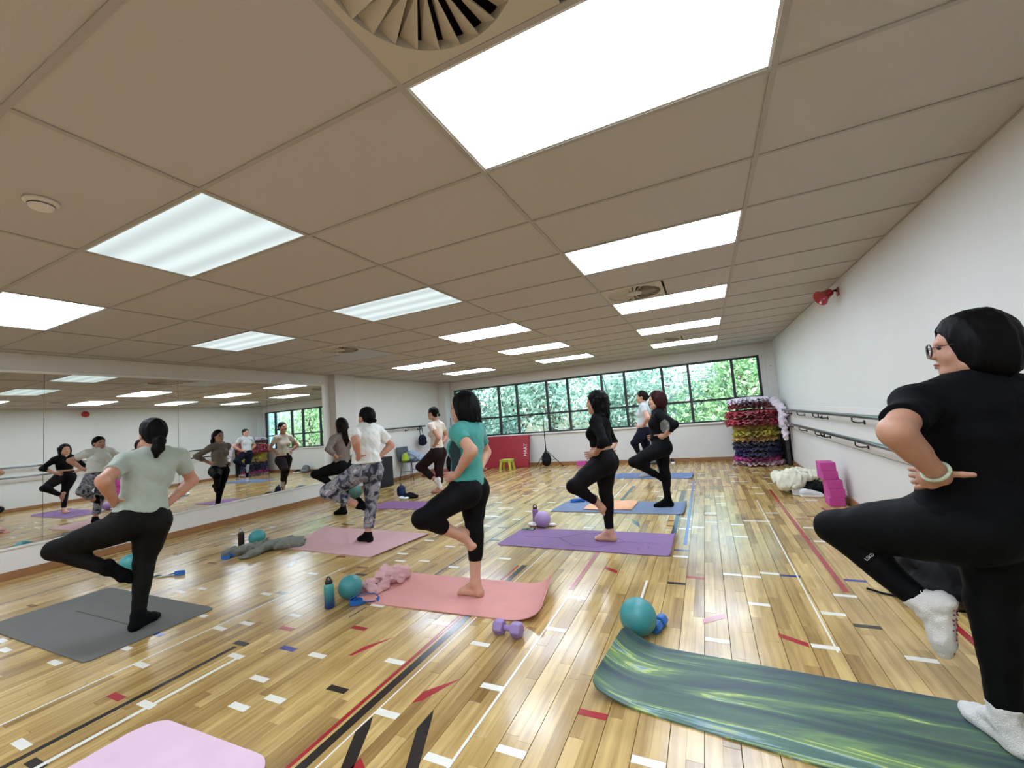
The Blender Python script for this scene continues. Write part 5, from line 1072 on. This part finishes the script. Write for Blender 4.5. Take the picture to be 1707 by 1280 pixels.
link('sleeve', blob_me([('c', (-4.80, 3.24, .045), (-4.74, 3.04, .035), .048, .040, .02), ('c', (-4.74, 3.04, .035), (-4.80, 2.96, .022), .038, .022, .02)], .0075, .012, 40, 8, 0.002), jk_m, t)
def flat_h(u, v): return u + .02 * math.sin(5 * v), v + .02 * math.sin(6 * u), .0092 + .006 * abs(math.sin(8 * u + 4 * v))
o = link('hand_towel', sheet_me(-1.31, 5.84, .64, .56, .02, flat_h, th=.004), mat('peach_towel', (226, 172, 132), 0.95, 0.12, 9.0, bump=0.5, bscale=200)); tag(o, 'peach patterned towel spread on the middle of the blue mat', 'towel')
o = link('white_garment', blob_me([('e', (-1.80, 6.22, .04), (.14, .08, .042)), ('e', (-1.70, 6.27, .03), (.10, .07, .035))], .009, .012, 40, 3, 0.002), mat('white_garment', (214, 220, 228), 0.9)); tag(o, 'white garment bundled behind the blue mat', 'clothing')

# ------------------------------------------------------------------ along the right wall
pkb_m = mat('pink_foam', (186, 66, 142), 0.7, 0.04, 40.0, bump=0.2, bscale=300)
blk_me = box_me(-.075, .075, -.115, .115, 0, .0985, bev=.006); blk_me.materials.append(pkb_m)
BL = ['bottom magenta foam block of the leaning stack', 'second magenta foam block from the floor in the stack', 'middle magenta foam block of the stack', 'fourth magenta foam block from the floor in the stack', 'top magenta foam block of the stack by the right wall']
for k, (dx, dy) in enumerate(((0.0, 0.0), (0.008, .004), (0.002, .012), (-.03, .04), (-.034, .046))):
    o = link('yoga_block', blk_me, None, None, (1.268 + dx, 6.10 + dy, .0008 + k * .0995), (0, 0, .06 * (k % 2))); tag(o, BL[k], 'yoga block', 'stack of magenta blocks')
o = link('yoga_block', blk_me, None, None, (-2.95, 10.27, .0008), (0, 0, math.pi / 2)); tag(o, 'single magenta foam block on the floor under the window', 'yoga block')
blackbag_m = cloth('black_nylon', (16, 16, 18), 0.6, 0.15, 0.3)
o = link('black_bag', blob_me([('e', (1.08, 6.86, .10), (.22, .20, .11)), ('e', (1.18, 6.72, .08), (.16, .16, .09))], .011, .015, 24, 4, .001), blackbag_m); tag(o, 'black bag under the cream jacket by the right wall', 'bag')
cream_m = cloth('cream_jacket', (216, 214, 190), 0.9, 0.05, 0.3)
t = thing('jacket', 'puffy cream jacket thrown over a black bag by the right wall', 'jacket', (0, 0, 0))
link('jacket_body', blob_me([('e', (1.03, 6.86, .215), (.27, .24, .085)), ('e', (.90, 6.80, .18), (.15, .17, .085)), ('e', (1.16, 6.92, .22), (.14, .18, .085)), ('e', (.98, 6.68, .15), (.13, .09, .07)), ('e', (.86, 6.70, .12), (.08, .08, .05)), ('c', (.95, 6.72, .26), (1.14, 6.78, .29), .05, .04)], .010, .036, 17, 7), cream_m, t)
link('sleeve', blob_me([('c', (1.10, 6.72, .22), (1.02, 6.62, .16), .050, .045), ('c', (1.02, 6.62, .16), (.95, 6.58, .12), .045, .030)], .010, .022, 40, 2), cream_m, t)
sole_m = mat('white_sole', (226, 226, 222), 0.6); shoe_w = cloth('white_shoe', (218, 220, 220), 0.7); lace_m = mat('laces', (236, 236, 232), 0.8)
def shoe(lb, x, y, rz, upper, sole, group, L_=.25):
    t = thing('sneaker', lb, 'shoe', (x, y, .001), rz, group)
    link('sole', blob_me([('c', (-L_ * .36, 0, .014), (L_ * .36, .004, .014), .036, .040, .01)], .006, 0, 1, 0, .0), sole, t)
    up = blob_me([('c', (-L_ * .36, 0, .05), (L_ * .34, .004, .034), .034, .030, .02), ('e', (-L_ * .28, 0, .07), (.05, .032, .035)), ('c', (-L_ * .05, 0, .06), (L_ * .2, 0, .045), .032, .028, .02)], .006, .002, 60, 1, .020)
    link('upper', up, upper, t)
    bm = bmesh.new()
    for k in range(4): add_tube(bm, [(-.01 + .024 * k, -.024, .078 - .008 * k), (-.004 + .024 * k, 0, .094 - .008 * k), (-.01 + .024 * k, .024, .078 - .008 * k)], .004, 6)
    link('laces', bm_mesh(bm, smooth=True), lace_m, t)
shoe('nearer white sneaker beside the magenta blocks', 1.12, 6.52, math.radians(-6), shoe_w, sole_m, 'white sneakers')
shoe('white sneaker half hidden behind its twin by the black bag', 1.05, 6.62, math.radians(-10), shoe_w, sole_m, 'white sneakers')
blk_shoe = cloth('black_shoe', (14, 14, 15), 0.6)
shoe('left one of the black sneakers with white soles under the window', -.965, 10.22, math.radians(-70), blk_shoe, sole_m, 'black sneakers')
shoe('right one of the black sneakers with white soles under the window', -.80, 10.18, math.radians(-80), blk_shoe, sole_m, 'black sneakers')
o = link('grey_bag', blob_me([('e', (-1.24, 10.22, .13), (.16, .11, .13)), ('e', (-1.22, 10.20, .06), (.17, .13, .06))], .012, .012, 22, 4, .001), cloth('grey_bag', (112, 114, 116))); tag(o, 'grey bag under the window beside the black sneakers', 'bag')
t = thing('duffel_bag', 'black sports bag on the floor against the right wall behind the nearest woman', 'bag', (0, 0, 0))
link('bag_body', blob_me([('e', (1.20, 3.66, .13), (.15, .30, .13), .03, .15), ('e', (1.18, 3.60, .08), (.16, .32, .08), .03, .15)], .009, .012, 20, 6, .001), blackbag_m, t)
link('strap', tube_me([(1.08, 3.45, .18), (1.04, 3.55, .25), (1.06, 3.72, .27), (1.12, 3.86, .20)], .010, 8), blackbag_m, t)
link('strap', tube_me([(1.03, 3.50, .02), (.96, 3.44, .010), (.90, 3.47, .010), (.84, 3.53, .010)], .007, 8), blackbag_m, t)

# stack of tutus in the right corner
def tutu(lb, z, r, hgt, m, seed, cx=.85, cy=9.76, waves=26, amp=.035, droop=.02):
    rs = random.Random(seed); t = thing('tutu', lb, 'tutu', (cx + rs.uniform(-.02, .02), cy + rs.uniform(-.02, .02), z), rs.uniform(0, 6), 'stack of tutus in the corner')
    N, K_ = 150, 7
    for ly in range(3):
        vs, fs = [], []; ph = rs.uniform(0, 6); z0 = hgt * ly / 3
        for k in range(N):
            a = 2 * math.pi * k / N; e = 1 + .06 * math.sin(3 * a + ph) + .035 * math.sin(7 * a + 2 * ph)
            for i in range(K_ + 1):
                f = .12 + .88 * i / K_; rr = r * f * e * (1 - .05 * abs(ly - 1))
                vs.append((rr * math.cos(a), rr * math.sin(a), z0 + hgt * .16 + amp * f * math.sin(waves * a + ph + 2 * math.sin(3 * a)) * .5 - droop * f * f + .012 * math.sin(9 * a + ly)))
        n_ = K_ + 1
        for k in range(N):
            for i in range(K_): q = ((k) * n_ + i, ((k + 1) % N) * n_ + i, ((k + 1) % N) * n_ + i + 1, k * n_ + i + 1); fs.append(q)
        link('net_layer', mesh_from(vs, fs, smooth=True), m, t)
    link('waistband', lathe_me([(r * .10, 0), (r * .14, 0), (r * .14, hgt), (r * .10, hgt)], 20), m, t)
net = lambda nm, c: mat(nm, c, 0.8, 0.18, 60.0, bump=0.8, bscale=120, sheen=0.3)
tc_ = {'pale': net('pale_pink_net', (206, 164, 166)), 'mag': net('magenta_net', (196, 34, 130)), 'navy': net('navy_net', (22, 22, 92)), 'ink': net('ink_net', (14, 12, 46)), 'or': net('apricot_net', (222, 178, 92)), 'yel': net('yellow_net', (222, 208, 70)), 'red': net('red_net', (178, 26, 48)), 'dred': net('dark_red_net', (134, 16, 36)), 'wh': net('white_pink_net', (214, 202, 212))}
zt = .025
for k, (cc, r, hg, lb) in enumerate((('pale', .46, .07, 'pale pink tutu at the very bottom of the stack'), ('mag', .42, .05, 'magenta tutu second from the floor in the stack'), ('navy', .41, .07, 'lowest navy blue tutu, just above the magenta one'), ('navy', .42, .07, 'upper navy blue tutu of the stack'), ('ink', .42, .07, 'blue-black tutu directly under the apricot one'),
                                     ('or', .40, .07, 'apricot tutu below the yellow one'), ('yel', .41, .10, 'bright yellow tutu in the middle of the stack'), ('yel', .40, .08, 'yellow tutu directly under the red ones'), ('red', .50, .13, 'lowest and widest red tutu'), ('red', .49, .13, 'middle one of the red tutus'), ('dred', .44, .10, 'dark red tutu directly under the white one'), ('wh', .42, .09, 'white and pink tutu on top of the stack'))):
    zz = zt; tutu(lb, zz, r, hg, tc_[cc], 20 + k, droop=.05 if cc in ('red', 'wh') else .02); zt += hg + .028
o = link('net_drape', blob_me([('c', (1.22, 9.6, 1.22), (1.31, 9.32, 1.10), .09, .06), ('c', (1.31, 9.32, 1.10), (1.30, 9.22, .80), .055, .07), ('c', (1.30, 9.22, .80), (1.30, 9.20, .55), .065, .03), ('c', (1.29, 9.40, 1.05), (1.33, 9.10, .98), .05, .04)], .011, .03, 30, 8), tc_['wh']); tag(o, 'white and pink netting hanging over the barre end by the tutus', 'netting')
t = thing('storage_box', 'dark flat case standing behind the tutu stack against the right wall', 'case', (1.345, 9.72, .001))
link('case_body', box_me(-.03, .03, -.30, .30, 0, .95, bev=.008), mat('dark_case', (38, 36, 38), .5), t); link('case_handle', tube_me([(0, -.06, .951), (0, -.05, .985), (0, .05, .985), (0, .06, .951)], .008, 8), cap_m, t)

# ------------------------------------------------------------------ under the window and in the left corner
rv_m = mat('red_vinyl', (150, 30, 42), 0.5, 0.07, 5.0, bump=0.25, bscale=14)
t = thing('gym_mat', 'thick red gym mat leaning against the window wall, lettered in white', 'gym mat', (-5.00, 10.06, .002)); t.rotation_euler = (math.radians(-13), 0, 0)
link('mat_body', box_me(-.68, .68, .0, .09, .0, .86, bev=.015), rv_m, t)
link('seam', box_me(-.672, .672, -.0025, -.0002, .03, .036), mat('red_seam', (120, 14, 26), .6), t)
text_mesh('HART', .13, mat('white_print', (228, 222, 218), .6), t, Matrix(((0, -1, 0, .585), (0, 0, -1, -.0015), (1, 0, 0, .46), (0, 0, 0, 1))), .001)
t = thing('gym_mat', 'dark red gym mat lying flat in the left corner', 'gym mat', (-6.05, 9.35, .001)); link('mat_body', box_me(-.70, .70, -.60, .60, .0, .05, bev=.012), rv_m, t); link('seam', box_me(-.695, .695, -.604, -.6005, .022, .027), mat('red_seam', (120, 14, 26), .6), t)
# stool
lime_m = mat('lime_plastic', (176, 186, 62), 0.45, 0.04)
t = thing('stool', 'small lime green plastic stool in front of the leaning red mat', 'stool', (-4.74, 9.66, .0))
link('seat', box_me(-.155, .155, -.13, .13, .245, .275, bev=.012), lime_m, t); link('apron', box_me(-.14, .14, -.115, .115, .21, .2445, bev=.008), lime_m, t)
for sx in (-1, 1):
    for sy in (-1, 1):
        bm = bmesh.new(); vs = add_box(bm, -.024, .024, -.022, .022, 0, .212)
        for v in vs[:4]: v.co.x += sx * .028; v.co.y += sy * .022
        link('leg', bm_mesh(bm), lime_m, t, (sx * .118, sy * .095, .001))
# backdrop stand
st_m = mat('stand_black', (18, 18, 19), .4, metal=.3)
t = thing('light_stand', 'black tripod stand with a long boom arm in front of the window', 'stand', (-3.78, 10.0, 0))
link('pole', tube_me([(0, 0, .09), (0, 0, .75), (0, 0, 1.36)], [.014, .012, .010], 10), st_m, t)
link('boom', tube_me([(.05, 0, 1.375), (-.8, .05, 1.27), (-1.9, .1, 1.13)], [.011, .010, .008], 8), st_m, t)
link('collar', tube_me([(0, 0, .40), (0, 0, .47)], .022, 10), st_m, t); link('clamp', tube_me([(0, 0, 1.335), (0, 0, 1.40)], .022, 10), st_m, t)
for a in (20, 150, 265):
    c, s = math.cos(math.radians(a)), math.sin(math.radians(a)); R_ = .42 if a != 265 else .5
    lg = link('leg', tube_me([(0, 0, .44), (c * R_, s * R_ * .8, .012)], .009, 8), st_m, t); link('brace', tube_me([(0, 0, .13), (c * R_ * .55, s * R_ * .44, .205)], .006, 6), st_m, lg)
def backpack(lb, x, y, z, rz, m, s=1.0):
    t = thing('backpack', lb, 'backpack', (x, y, z), rz)
    link('bag_body', blob_me([('e', (0, 0, .19 * s), (.13 * s, .09 * s, .19 * s)), ('e', (0, -.03 * s, .12 * s), (.12 * s, .10 * s, .12 * s)), ('e', (0, -.09 * s, .12 * s), (.09 * s, .05 * s, .09 * s))], .010, .008, 22, 5, .001), m, t)
    for sx in (-1, 1): link('shoulder_strap', tube_me([(sx * .06 * s, .08 * s, .33 * s), (sx * .08 * s, .13 * s, .24 * s), (sx * .09 * s, .09 * s, .06 * s)], .011 * s, 8), m, t)
    link('grab_loop', tube_me([(-.03 * s, .02, .365 * s), (-.02 * s, .02, .40 * s), (.02 * s, .02, .40 * s), (.03 * s, .02, .365 * s)], .007, 8), m, t)
backpack('small black backpack hanging at the foot of the boom stand', -3.72, 9.84, .05, .2, blackbag_m, .92)
backpack('black backpack on the red corner mat behind the teal-tee woman', -6.05, 9.15, .052, .5, blackbag_m, 1.25)
backpack('navy backpack on the boards beside the violet mat', -5.30, 6.25, .001, 1.1, cloth('navy_nylon', (28, 44, 74), .55, .15, .3), .62)
o = link('black_top_on_floor', blob_me([('e', (-5.08, 6.22, .05), (.11, .09, .05)), ('e', (-4.98, 6.20, .035), (.08, .07, .035))], .009, .012, 34, 6, .001), blackbag_m); tag(o, 'small black bundle of clothes next to the navy backpack', 'clothing')
o = link('white_rag', blob_me([('e', (-5.13, 6.06, .03), (.07, .04, .028)), ('e', (-5.06, 6.08, .025), (.05, .04, .022))], .007, .010, 44, 6, .001), mat('white_garment', (214, 220, 228), 0.9)); tag(o, 'little white cloth in front of the navy backpack', 'cloth')
# speaker
t = thing('speaker_cabinet', 'tall black speaker cabinet standing by the left wall beyond the pillar', 'speaker', (-6.82, 7.40, .001), math.radians(-8))
link('cabinet', box_me(-.18, .18, -.19, .19, 0, .66, bev=.01), mat('speaker_black', (16, 16, 17), .6), t); link('grille', box_me(.1805, .19, -.17, .17, .04, .62, bev=.003, seg=1), mat('speaker_grille', (26, 26, 28), .8, bump=.6, bscale=400), t)
# chair
t = thing('chair', 'grey stacking chair with metal legs against the left wall, clothes on it', 'chair', (-6.72, 8.35, 0), math.radians(0))
sh_m = mat('grey_shell', (74, 78, 84), .5, .04); cl_m = mat('chair_steel', (92, 96, 104), .35, metal=.7)
link('seat', box_me(-.20, .21, -.20, .20, .430, .448, bev=.008), sh_m, t); bk = link('backrest', box_me(-.012, .012, -.20, .20, .0, .36, bev=.01), sh_m, t, (-.215, 0, .455), (0, math.radians(-9), 0))
for sx in (-1, 1):
    for sy in (-1, 1): link('leg', tube_me([(sx * .14, sy * .165, .429), (sx * .21, sy * .215, .012)], .011, 8), cl_m, t)
for sy in (-1, 1): link('stretcher', tube_me([(-.18, sy * .19, .22), (.18, sy * .19, .22)], .007, 6), cl_m, t)
o = link('hoodie', blob_me([('e', (-6.76, 8.40, .58), (.13, .15, .13)), ('c', (-6.70, 8.30, .66), (-6.50, 8.56, .50), .055, .045), ('c', (-6.68, 8.45, .62), (-6.52, 8.44, .46), .05, .04)], .011, .02, 26, 3, .451), cloth('pale_blue_jersey', (150, 168, 190))); tag(o, 'pale blue hoodie heaped on the grey chair', 'clothing')
o = link('lime_bag', blob_me([('e', (-6.80, 8.22, .56), (.09, .07, .11)), ('e', (-6.78, 8.20, .50), (.10, .08, .048))], .009, .010, 30, 3, .4495), cloth('lime_nylon', (164, 186, 50))); tag(o, 'lime green bag on the near side of the grey chair seat', 'bag')
t = thing('tote_bag', 'dark tote bag hanging by its handles from the left wall barre', 'bag', (-6.93, 9.05, .80))
link('bag_body', blob_me([('e', (.06, 0, .12), (.07, .15, .15)), ('e', (.06, 0, .05), (.08, .16, .07))], .010, .012, 24, 5), cloth('dark_blue_canvas', (26, 26, 40)), t)
for dx in (.0, .05): link('handle', tube_me([(.04, -.07, .24), (.0 + dx * .4, -.03, .505), (.0 + dx * .4, .03, .505), (.04, .07, .24)], .006, 6), cloth('dark_blue_canvas', (26, 26, 40)), t)
t = thing('coat_stand', 'thin black metal rack beside the left end of the window', 'rack', (-6.45, 10.05, .052)); t.location.z = .001
for dx in (-.16, .16): link('upright', tube_me([(dx, 0, 0), (dx, 0, 1.45)], .011, 8), st_m, t)
for z in (.12, 1.08): link('crossbar', tube_me([(-.19, 0, z), (.19, 0, z)], .010, 8), st_m, t)
for dx in (-.16, .16): link('foot', tube_me([(dx, -.10, .011), (dx, .10, .011)], .010, 8), st_m, t)
